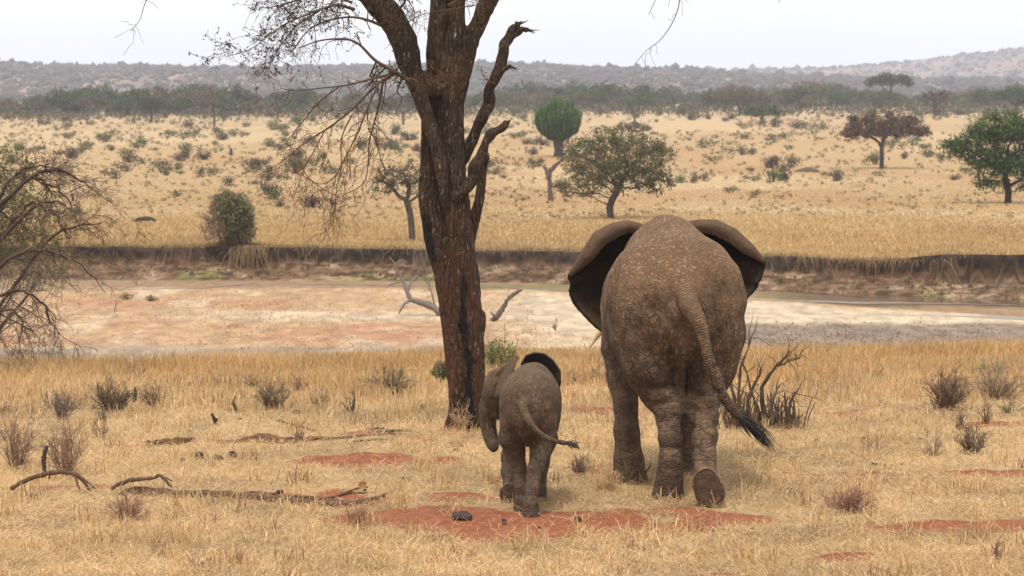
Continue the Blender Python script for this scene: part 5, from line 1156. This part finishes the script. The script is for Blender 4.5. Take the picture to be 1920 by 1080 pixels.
    blades(mb, gx, gy, ground_z(gx, gy), rng.uniform(.03, .10, 220), np.full(220, .006), rng.random(220) * 6.283, rng.uniform(.3, 1.3, 220), rng.random(220), colmix(rng, 220, [(.20, .24, .07), (.28, .30, .10), (.35, .32, .15)], .2))
    tag(mb.build('stubble', M_GRASS, smooth=False), 'short stubble tufts sticking up through the straw', 'stubble', kind='stuff')
    mb = MB()                                                  # tall grass on the far bank and plain
    n = 190000; u = rng.uniform(-120, 2040, n); fy = rng.random(n); x0 = (u - 960) / FPX * 118; y = base_y(x0) + 2.3 + 210 * fy ** 2.2; x = (u - 960) / FPX * y
    ok = (y > base_y(x) + 2.2) & (rng.random(n) < (.25 + 1.5 * (fbm(x * .09, y * .04, 107, 4) - .25)) * (1 - sst(180, 320, y))); x, y = x[ok], y[ok]; n = len(x)
    near = 1 - sst(125, 190, y); c = colmix(rng, n, [(.47, .315, .14), (.50, .35, .175), (.43, .285, .13), (.52, .375, .20)], .10) * (.8 + .4 * fbm(x * .12, y * .05, 108, 3))[:, None]
    blades(mb, x, y, ground_z(x, y) - .02, (.08 + .12 * near) * rng.uniform(.5, 1.3, n), y * .00040 * rng.uniform(.6, 1.3, n), rng.random(n) * 6.283, np.clip(rng.normal(1.3, .25, n), .4, 1.57), rng.random(n), c)
    # roots and straw hanging over the lip of the bank
    n = 800; cu = np.array([445, 435, 460, 330, 520, 610, 700, 965, 1010, 1500, 1545, 1580, 1600, 1640, 1655, 1460]); wt = np.array([5, 4, 4, 1, 1, 1, 1, 1, 1, 1, 2, 3, 2, 3, 3, 1.0]); u = rng.choice(cu, n, p=wt / wt.sum()) + rng.normal(size=n) * 13
    x = (u - 960) / FPX * 118; y = base_y(x) + rng.uniform(1.6, 2.3, n); tz = top_zy(x); big = (u > 405) & (u < 485)
    P = np.stack([x, y, tz + rng.random(n) * .1], 1); L = np.where(big, rng.uniform(.2, 1.3, n), rng.gamma(1.5, .18, n).clip(.05, .9)); P[~big, 0] += rng.normal(size=(~big).sum()) * .8; P[:, 1] = base_y(P[:, 0]) + rng.uniform(1.5, 2.3, n)
    for p, l, b in zip(P, L, big):
        f = rng.uniform(.1, .5) * (2 if b else .8); s = rng.normal() * .15 * l
        tube(mb, [p, p + (s, -f * .5 * l, -.3 * l), p + (2 * s + rng.normal() * .05, -f * l, -l)], [.014, .012, .008], 3, np.array((.36, .24, .13)) * rng.uniform(.6, 1.3), False)
    tag(mb.build('bank_grass', M_GRASS, smooth=False), 'golden grass on the far plain hanging over the eroded bank', 'grass', kind='stuff')
grass()
def bed_litter():
    mb = MB(); n = 42000; u = rng.uniform(-80, 2000, n); v = rng.uniform(532, 690, n); y = (HC - BED) * FPX / (v - 195); x = (u - 960) / FPX * y
    g = fbm(x * .35, y * .12, 110, 4); ok = (y < base_y(x) - .2) & (y > 58) & (rng.random(n) < .1 + 2.2 * (g - .38).clip(0)) & ~((u > 1000) & (v < 606) & (rng.random(n) < .9)) & (v > 542 + np.maximum(u - 1000, 0) * .045)
    x, y, u, v = x[ok], y[ok], u[ok], v[ok]; n = len(x); c = colmix(rng, n, [(.42, .26, .14), (.38, .22, .115), (.50, .34, .20), (.34, .21, .12)], .10)
    gr = (u > 1290) & (v > 600); c[gr] = colmix(rng, gr.sum(), [(.16, .11, .085), (.24, .175, .13), (.12, .085, .065)], .15)
    blades(mb, x, y, ground_z(x, y) - .01, rng.uniform(.03, .11, n), rng.uniform(.015, .04, n), rng.random(n) * 6.283, rng.uniform(.1, 1.3, n), rng.random(n), c)
    # clods and broken earth at the foot of the bank
    n = 2600; u = rng.uniform(-80, 2000, n); x = (u - 960) / FPX * 117; s = rng.uniform(.05, 1.7, n); y = base_y(x) + s; C = np.stack([x, y, ground_z(x, y)], 1)
    sz = rng.gamma(2, .022, n).clip(.02, .2); T = np.array([(0, 2, 4), (2, 1, 4), (1, 3, 4), (3, 0, 4)])
    V = C[:, None] + np.array([(-1, 0, -.3), (1, 0, -.3), (0, -1, -.3), (0, 1, -.3), (0, 0, .8)])[None] * sz[:, None, None] * rng.uniform(.6, 1.4, (n, 5, 3))
    mb.add(V.reshape(-1, 3), None, (T[None] + 5 * np.arange(n)[:, None, None]).reshape(-1, 3), np.repeat(colmix(rng, n, [(.14, .085, .05), (.22, .15, .095), (.09, .055, .035), (.11, .09, .035)], .2), 5, 0))
    tag(mb.build('litter', M_GRASS, smooth=False), 'scattered dry tufts and earth clods over the river bed', 'litter', kind='stuff')
bed_litter()
# ------------------------------------------------------------------ dead shrubs in front
def dry_shrub(name, label, u, v, w, h, stems, r0, col, seed, cat='shrub', group=None, fork=3, lean=0.0, twigr=.45, leaf=None, depth2=3):
    p = at(u, v); k = px_m(p[1]); r = np.random.default_rng(seed); mb = MB(); col = np.array(col)
    for i in range(stems):
        a = r.random() * 6.28; q = r.random() ** .6; tipx = np.array((math.cos(a) * w * .5 * q + lean * w, math.sin(a) * w * .5 * q, h * (1 - .45 * q * q) * r.uniform(.55, 1.05))) / k
        b = np.array((math.cos(a) * w * .12 * r.random(), math.sin(a) * w * .12 * r.random(), -2)) / k; bow = np.array((0, 0, .12 * h / k))
        j = lambda s: r.normal(size=3) * h / k * s
        P, R = smooth_path([b, b * .7 + tipx * .3 + j(.03), b * .35 + tipx * .65 + bow * .3 + j(.05), tipx], np.array([r0, r0 * .8, r0 * .6, r0 * .35]) / k, 3); tube(mb, P, R, 5, col * r.uniform(.7, 1.35))
        for _ in range(fork):
            s = r.integers(2, len(P) - 1); d = unit(unit(P[s] - P[s - 1]) + unit(r.normal(size=3)) * .75); l = np.linalg.norm(tipx) * r.uniform(.2, .5)
            e = P[s] + d * l + j(.03); m = P[s] + d * l * .5 + j(.03); r1 = max(R[s] * .6, twigr / k); tube(mb, [P[s], m, e], [r1, r1 * .8, r1 * .4], 4, col * r.uniform(.8, 1.5), False)
            for _ in range(depth2):
                d2 = unit(d + unit(r.normal(size=3)) * .8); f = r.random(); q0 = P[s] + (e - P[s]) * f; tube(mb, [q0, q0 + d2 * l * .3 + j(.015), q0 + d2 * l * .55 + j(.02)], [twigr / k, twigr * .8 / k, twigr * .4 / k], 3, col * r.uniform(.9, 1.7), False)
    if leaf:
        root = empty(name, p, label, cat, group); mb.build('branches', M_TWIG, root); lb = MB(); n, cols, ls, cen = leaf
        C = in_ell(r, n, [tuple(np.array(c) / k) for c in cen], .2); C[:, 2] = np.abs(C[:, 2]); leaves(lb, C, ls / k * r.uniform(.6, 1.3, n), colmix(r, n, cols, .2), r, -.1); lb.build('leaves', M_LEAF, root); return root
    o = mb.build(name, M_TWIG); o.location = tuple(p); return tag(o, label, cat, group)
DK, RD, GB = (.050, .034, .026), (.13, .072, .048), (.115, .085, .058)
dry_shrub('bed_plant', 'small green plant alone on the pale river bed at the left', 237, 562, 28, 12, 8, .6, (.12, .10, .05), 190, cat='plant', leaf=(160, [(.09, .12, .035), (.12, .15, .05)], 1.8, [(0, 0, 5, 14, 6)]))
dry_shrub('bed_plant', 'thin brown tuft right of the small green plant on the river bed', 284, 565, 26, 12, 22, .5, (.16, .11, .07), 191, cat='plant')
dry_shrub('bed_plant', 'small dark sprig on the sand just left of the adult elephant ear', 1041, 620, 10, 22, 5, .6, (.09, .07, .045), 192, cat='plant')
def dead_bush():
    p = at(1420, 803); k = px_m(p[1]); r = np.random.default_rng(90); root = empty('dead_bush', p, 'dead bush of thick dark broken stems directly right of the adult elephant', 'bush'); L = lambda u, v, d: PX(u, v, p[1] + d) - p; mb = MB(); tw = MB()
    main = [[(1440, 802, 4, 0), (1432, 765, 4, 0), (1428, 735, 3.6, 0), (1440, 705, 3.2, 0), (1456, 685, 3, 0), (1472, 670, 2.4, 0), (1480, 660, 1.4, 0)], [(1456, 686, 2.4, 0), (1475, 680, 2, 0), (1490, 673, 1.6, 0), (1500, 672, 1, 0)],
            [(1398, 800, 4, .1), (1402, 760, 3.6, .1), (1412, 725, 3, .1), (1424, 705, 2.4, .1), (1427, 688, 1.6, .1)], [(1380, 800, 3.6, -.1), (1376, 750, 3.2, -.1), (1370, 700, 2.8, -.1), (1378, 660, 2, -.1), (1392, 640, 1.2, -.1)],
            [(1392, 800, 3, .2), (1386, 740, 2.6, .2), (1390, 690, 2.2, .2), (1402, 655, 1.4, .2), (1412, 625, .9, .2)], [(1476, 802, 3.4, 0), (1480, 775, 3, 0), (1484, 752, 2.6, 0), (1490, 740, 2, 0), (1494, 735, 1.4, 0)],
            [(1450, 802, 3, -.2), (1446, 770, 2.6, -.2), (1450, 745, 2, -.2), (1462, 722, 1.2, -.2)], [(1372, 800, 3, .2), (1362, 770, 2.6, .2), (1360, 730, 2.2, .2), (1352, 690, 1.4, .2)], [(1414, 800, 3, 0), (1424, 775, 2.4, 0), (1440, 760, 1.6, 0)],
            [(1466, 802, 2.6, .1), (1478, 780, 2, .1), (1498, 788, 1.6, .1), (1512, 800, 1, .1)], [(1400, 800, 2.6, -.2), (1385, 770, 2.2, -.2), (1392, 735, 1.8, -.2), (1400, 715, 1, -.2)], [(1430, 800, 3, .3), (1420, 765, 2.5, .3), (1408, 730, 2, .3), (1398, 690, 1.4, .3), (1385, 665, 1, .3)]]
    for a in main:
        P, R = smooth_path([L(u, v, d) for u, v, rr, d in a], [rr / k for u, v, rr, d in a], 4); P = P + r.normal(size=P.shape) * .006; tube(mb, P, R * (1 + .15 * r.normal(size=len(R))), 6, np.array((.082, .055, .038)) * r.uniform(.75, 1.3))
        for _ in range(9):
            s = r.integers(1, len(P) - 1); d = unit(unit(P[s + 1] - P[s]) * .7 + unit(r.normal(size=3))); l = r.uniform(.08, .32); tube(tw, [P[s], P[s] + d * l * .5 + r.normal(size=3) * .02, P[s] + d * l + r.normal(size=3) * .03], [.006, .005, .002], 3, np.array((.085, .058, .042)) * r.uniform(.7, 1.5), False)
    for i in range(130):                                       # thicket of short upright stems at the foot
        u = r.choice([1380, 1400, 1450, 1478]) + r.normal() * 15; h = r.uniform(20, 70); d = r.normal() * .15; a = r.normal() * 12
        tube(tw, [L(u, 804, d), L(u + a * .4, 804 - h * .5, d), L(u + a, 804 - h, d)], [.009, .008, .004], 4, np.array((.10, .068, .046)) * r.uniform(.7, 1.5), False)
    mb.build('stems', M_TWIG, root); tw.build('twigs', M_TWIG, root)
dead_bush()
dry_shrub('dry_shrub', 'dense upright brown dry shrub standing alone in the grass on the right', 1775, 770, 96, 80, 70, 1.1, (0.150, 0.093, 0.063), 101)
dry_shrub('dry_shrub', 'tall loose grey-brown dry shrub nearest the right edge in the golden grass', 1872, 752, 120, 72, 50, .9, (0.225, 0.158, 0.105), 102)
dry_shrub('dry_shrub', 'small dark dry shrub low in the straw below the dense brown shrub', 1822, 851, 70, 56, 40, .9, (0.135, 0.093, 0.063), 103, lean=-.05)
dry_shrub('dry_shrub', 'thin pale dry shrub beside the small dark shrub on the right', 1750, 856, 60, 50, 14, .7, (0.255, 0.180, 0.120), 104)
dry_shrub('dry_shrub', 'reddish dry shrub spreading low on the straw in the right foreground', 1592, 962, 104, 50, 75, .8, (0.240, 0.128, 0.087), 105)
dry_shrub('dry_shrub', 'low dark dry shrub far back in the golden grass right of the dead bush', 1640, 714, 44, 22, 26, .8, (0.165, 0.112, 0.090), 106)
dry_shrub('dry_shrub', 'greenish upright shrub back in the golden grass near the right edge', 1850, 712, 100, 36, 40, .8, (0.225, 0.188, 0.090), 107)
dry_shrub('dry_shrub', 'dark green-brown shrub of upright sticks in the golden grass on the left', 214, 772, 110, 66, 44, 1.4, (0.128, 0.093, 0.060), 108)
dry_shrub('dry_shrub', 'sparse upright sticks right beside the dark shrub in the left golden grass', 288, 766, 46, 48, 16, 1.1, (0.150, 0.105, 0.068), 109)
dry_shrub('dry_shrub', 'small dark twiggy shrub left of the stick shrub in the golden grass', 118, 788, 54, 62, 22, 1.0, (0.150, 0.108, 0.090), 110)
dry_shrub('dry_shrub', 'tall pale twiggy shrub growing above the arched branch on the left', 122, 893, 96, 118, 34, 1.1, (0.240, 0.150, 0.099), 111, fork=4)
dry_shrub('dry_shrub', 'thin twiggy shrub at the far left edge of the straw', 28, 880, 90, 100, 30, 1.0, (0.210, 0.135, 0.090), 112)
dry_shrub('dry_shrub', 'grey-green dry shrub in the golden grass midway to the big trunk', 508, 768, 84, 62, 46, 1.0, (0.180, 0.132, 0.083), 113)
dry_shrub('dry_shrub', 'grey-brown dry shrub with thin stems closest left of the big trunk', 732, 746, 92, 66, 46, 1.0, (0.180, 0.135, 0.083), 114)
dry_shrub('dry_shrub', 'low tangled reddish shrub in the straw below the fallen log', 240, 978, 100, 64, 44, .8, (0.285, 0.173, 0.112), 115)
dry_shrub('dry_shrub', 'small spiky dry shrub on the straw between the two elephants', 1088, 893, 56, 40, 34, .8, (0.180, 0.123, 0.083), 116)
dry_shrub('dry_shrub', 'straw-coloured low shrub just left of the adult elephant front foot', 1140, 922, 80, 44, 46, .6, (0.450, 0.300, 0.165), 117, lean=-.1)
dry_shrub('dry_shrub', 'small red-brown tuft of stems on the straw left of the red soil', 668, 990, 44, 44, 40, .6, (0.300, 0.158, 0.105), 118)
dry_shrub('dry_shrub', 'small lone tuft of red-brown stems near the bottom right corner', 1872, 1052, 16, 46, 8, .9, (0.225, 0.112, 0.075), 119)
dry_shrub('dry_shrub', 'thin pale stems at the foot of the big trunk', 866, 812, 60, 70, 16, .7, (0.390, 0.255, 0.150), 120, fork=2)
dry_shrub('grass_clump', 'clump of tall green-brown stalks before the adult elephant front foot', 1180, 908, 66, 66, 50, .65, (.22, .165, .075), 121, cat='grass', fork=1, depth2=1)
for i, (u, v, w, h, lb) in enumerate([(937, 705, 80, 70, 'bright green leafy bush right behind the big trunk'), (830, 718, 46, 42, 'small dull green bush peeping out left of the big trunk')]):
    dry_shrub('green_bush', lb, u, v, w, h, 30, .9, (.10, .09, .05), 130 + i, cat='bush', leaf=(900 if i == 0 else 420, [(.10, .155, .03), (.135, .19, .045), (.085, .12, .03)] if i == 0 else [(.10, .12, .045), (.13, .14, .06)], 2.6, [(0, 0, h * .5, w * .45, h * .5)]))
# a loose straw shrub group without names of their own: pale tufts in the standing grass
r_ = np.random.default_rng(140)
for i in range(26):
    u = r_.uniform(0, 1920); v = r_.uniform(705, 830)
    if 830 < u < 1400 and v > 740: v = 720
    if 1380 < u < 1500: continue
    dry_shrub('dry_tuft', 'thin grey-brown tuft of dead stems among the standing grass', u, v, r_.uniform(30, 60), r_.uniform(25, 48), 16, .7, (.17 * r_.uniform(.7, 1.2), .12, .08), 150 + i, group='thin tufts among the standing grass', fork=2, depth2=2)
# ------------------------------------------------------------------ fallen wood, dung, stones
BR_, BR2 = (.115, .066, .040), (.15, .075, .042)
wood_thing('fallen_log', 'long dark fallen branch lying on the straw with forked right end', 'log', [[(225, 930, 4, 0), (250, 924, 8, 0), (300, 926, 8, -.02), (345, 932, 8.5, 0), (400, 930, 7, 0), (460, 934, 6.5, 0), (520, 940, 6, 0), (580, 944, 5.5, 0), (640, 948, 5, -.1), (690, 940, 4.5, 0), (722, 930, 3, .1)],
    [(520, 940, 5, 0), (560, 934, 4.5, .1), (600, 938, 4, .1), (640, 944, 3.6, 0), (700, 948, 3, -.05)], [(600, 938, 3, .05), (640, 930, 2.6, .2), (668, 918, 2, .2), (690, 915, 1.4, .2)], [(640, 930, 2.2, .2), (655, 926, 2, .3), (700, 925, 1.4, .3)], [(430, 930, 3, .1), (480, 925, 2.6, .2), (520, 928, 2, .2)]], 440, 938, BR_, jit=.14, mat=None, lie=True)
wood_thing('arched_branch', 'dead branch arching up out of the straw near the left edge', 'branch', [[(20, 918, 4, 0), (40, 905, 4, 0), (70, 893, 4.4, 0), (105, 886, 4.4, 0), (135, 888, 4, 0), (155, 900, 3.6, 0), (168, 922, 3.2, 0), (172, 950, 2.6, 0)], [(150, 896, 2.6, 0), (165, 904, 2.2, .1), (182, 920, 1.6, .1)], [(140, 892, 2.4, 0), (148, 915, 2, -.1), (158, 932, 1.4, -.1)], [(95, 887, 2, 0), (92, 898, 1.6, .05)]], 95, 925, BR_)
wood_thing('crooked_branch', 'crooked thin branch raised over the left end of the fallen log', 'branch', [[(208, 918, 3.4, 0), (225, 906, 4, 0), (248, 900, 4, 0), (270, 898, 3.4, 0), (290, 896, 3.2, 0), (298, 891, 3.4, 0), (310, 900, 3, 0), (321, 913, 2.2, 0)], [(300, 893, 2, 0), (315, 898, 1.6, .05), (322, 902, 1.2, .05)], [(240, 901, 2, 0), (230, 910, 1.6, 0)]], 262, 930, (.10, .062, .042))
wood_thing('log', 'short rotten brown log in the straw on the left', 'log', [[(276, 834, 5, 0), (295, 832, 5, 0), (320, 831, 6, 0), (345, 828, 5.5, 0), (364, 824, 3, 0)]], 320, 838, BR2, lie=True)
wood_thing('log', 'longer cracked brown log in the straw left of the big trunk', 'log', [[(408, 830, 3, 0), (440, 829, 4, 0), (470, 826, 6, 0), (488, 823, 8, 0), (505, 825, 7, 0), (530, 827, 5, 0), (560, 826, 3, 0)], [(470, 829, 3, -.1), (520, 831, 3.4, -.1), (560, 828, 2.6, -.05), (610, 822, 2, 0)]], 470, 834, BR2, lie=True)
wood_thing('bark_strip', 'low line of broken dark bark leading towards the big trunk', 'bark', [[(600, 826, 2.4, 0), (640, 822, 2.8, 0), (690, 817, 2.4, .1), (750, 814, 1.8, .1)], [(700, 812, 2.2, .3), (735, 809, 2.6, .3), (770, 808, 2, .3)], [(660, 830, 1.8, -.2), (700, 826, 2, -.2), (725, 824, 1.4, -.2)], [(690, 806, 2, .5), (710, 804, 2, .5), (726, 806, 1.4, .5)]], 680, 826, (.085, .055, .038), lie=True)
wood_thing('stick', 'straight bare stick lying in the straw left of the big trunk', 'stick', [[(521, 789, 2, 0), (545, 797, 2.2, 0), (570, 804, 2.2, 0), (590, 809, 1.6, 0)], [(550, 799, 1.2, 0), (538, 803, .8, 0)]], 556, 812, (.07, .05, .036), lie=True)
wood_thing('stump', 'thin dark stump leaning in the grass above the left logs', 'stump', [[(404, 796, 4, 0), (401, 786, 4.4, 0), (397, 775, 2.6, 0)], [(405, 796, 2.4, 0), (408, 785, 2, 0)]], 403, 797, (.045, .032, .025))
wood_thing('stump', 'slanted brown stick stump in the golden grass above the left logs', 'stump', [[(446, 774, 3.6, 0), (441, 763, 4, 0), (436, 754, 2.4, 0)], [(437, 755, 1.2, 0), (441, 742, .8, 0)]], 444, 775, (.075, .05, .036))
wood_thing('stump', 'broken dark stump standing among twigs near the left edge', 'stump', [[(84, 896, 4, 0), (82, 865, 4.4, 0), (85, 842, 4, 0), (88, 836, 2.4, 0)], [(86, 850, 2, 0), (90, 838, 1.4, 0)]], 84, 897, (.06, .042, .032))
wood_thing('stump', 'blackened leafless stump beside the stick shrub in the left golden grass', 'stump', [[(252, 757, 3, 0), (253, 740, 4.4, 0), (254, 726, 2, 0)], [(262, 760, 2, 0), (268, 748, 2, 0)]], 254, 760, (.035, .028, .022))
wood_thing('stick', 'thin stick lying flat beside the spiky shrub between the elephants', 'stick', [[(1195, 902, 1.6, 0), (1212, 884, 1.8, 0), (1222, 868, 1, 0)]], 1205, 905, (.11, .075, .05))
def clod(name, label, cat, u, v, w, h, col, seed, lumps=3, group=None):
    p = at(u, v); k = px_m(p[1]); r = np.random.default_rng(seed); g = SDF((-w * .8 / k, -w * .8 / k, -.03), (w * .8 / k, w * .8 / k, h * 1.4 / k), max(w, h) / k / 22)
    for i in range(lumps):
        c = np.array((r.uniform(-.28, .28) * w, r.uniform(-.2, .2) * w, h * r.uniform(.3, .55))) / k
        g.ell(c * (0 if lumps == 1 else 1) + (0, 0, h * .4 / k if lumps == 1 else 0), np.array((w * r.uniform(.25, .36) if lumps > 1 else w * .5, w * .3, h * r.uniform(.4, .55))) / k, 2.5, .012)
    V, Q = g.mesh(); N = vnormals(V, Q); V = V + N * ((noise3(V * 26, seed) - .5) * .025 + (noise3(V * 60, seed + 1) - .5) * .012)[:, None] * min(1, w / 24)
    mb = MB(); mb.add(V, Q, None, col); o = mb.build(name, M_STONE); o.location = tuple(p); return tag(o, label, cat, group)
clod('stone', 'brown oblong stone on the red soil left of the baby elephant', 'stone', 866, 976, 40, 17, (.075, .052, .042), 1, 1)
clod('dung_ball', 'small crumbly brown dung ball on the red soil in front of the baby elephant', 'dung', 946, 984, 13, 13, (.10, .055, .038), 2, 2)
clod('dung_ball', 'dark dung ball on the red soil right of the baby elephant feet', 'dung', 1086, 979, 18, 11, (.055, .042, .036), 3, 2)
clod('dung_ball', 'orange dung clod beyond the forked end of the fallen log', 'dung', 679, 913, 17, 11, (.30, .11, .045), 4, 2)
clod('dung_ball', 'dark lump next to the orange clod by the fallen log', 'dung', 684, 921, 8, 6, (.05, .036, .03), 5, 1)
clod('dung_ball', 'orange dung clod left of the baby elephant lifted foot', 'dung', 911, 901, 15, 9, (.32, .13, .055), 6, 2)
clod('dung_ball', 'larger orange dung clod touching the baby elephant leg', 'dung', 927, 908, 20, 13, (.32, .13, .055), 7, 3)
clod('stone', 'small dark stone in the straw left of the baby elephant trunk tip', 'stone', 759, 900, 11, 7, (.07, .05, .04), 8, 1)
clod('stone', 'small dark stone at the back edge of the left red soil', 'stone', 524, 927, 14, 9, (.06, .045, .042), 9, 1)
clod('stone', 'brown stone in the straw behind the stick left of the trunk', 'stone', 556, 777, 16, 9, (.16, .10, .065), 10, 1)
clod('stone', 'low brown stone lying by the big trunk on its left', 'stone', 720, 795, 11, 8, (.14, .09, .06), 11, 1)
clod('dung_heap', 'biggest blackish dung heap of the row left in the straw', 'dung', 377, 862, 22, 16, (.085, .065, .045), 12, 4)
clod('dung_heap', 'low middle dung heap of the blackish row in the straw', 'dung', 405, 862, 22, 9, (.055, .042, .032), 13, 4)
clod('dung_heap', 'right-hand blackish dung heap of the row in the straw', 'dung', 435, 857, 18, 10, (.03, .026, .022), 14, 4)
clod('dung_heap', 'tiny dark dung lump at the left end of the blackish row', 'dung', 343, 865, 11, 6, (.05, .04, .032), 15, 2)
clod('stone', 'dark stone at the right edge of the red soil strip', 'stone', 1915, 998, 12, 10, (.07, .05, .042), 16, 1)
clod('dung_ball', 'small dark dung ball on the red soil below the adult elephant', 'dung', 1241, 968, 10, 6, (.045, .034, .03), 17, 1)
clod('dung_ball', 'dark red lump in the front red soil among stubble', 'dung', 1158, 1003, 22, 8, (.06, .045, .038), 18, 3)
clod('stone', 'small brown stone in the grass left of the far right shrub', 'stone', 1853, 765, 13, 8, (.09, .06, .045), 19, 1)
for i, (u, v) in enumerate([(1340, 1000), (1360, 998), (1410, 994), (1394, 1004), (1345, 1010), (1580, 855), (1620, 858), (1640, 872), (1692, 873), (1598, 850), (1660, 875), (1530, 828), (1510, 806), (1725, 826), (1620, 824), (1481, 920), (1570, 868), (1010, 992), (1090, 1002), (855, 845), (450, 788), (560, 840)]):
    clod('dung_crumb', 'small dark dung crumb scattered on the straw', 'dung', u, v, 7 + i % 4, 5, (.045, .036, .03), 30 + i, 1, group='dark dung crumbs scattered on the straw')
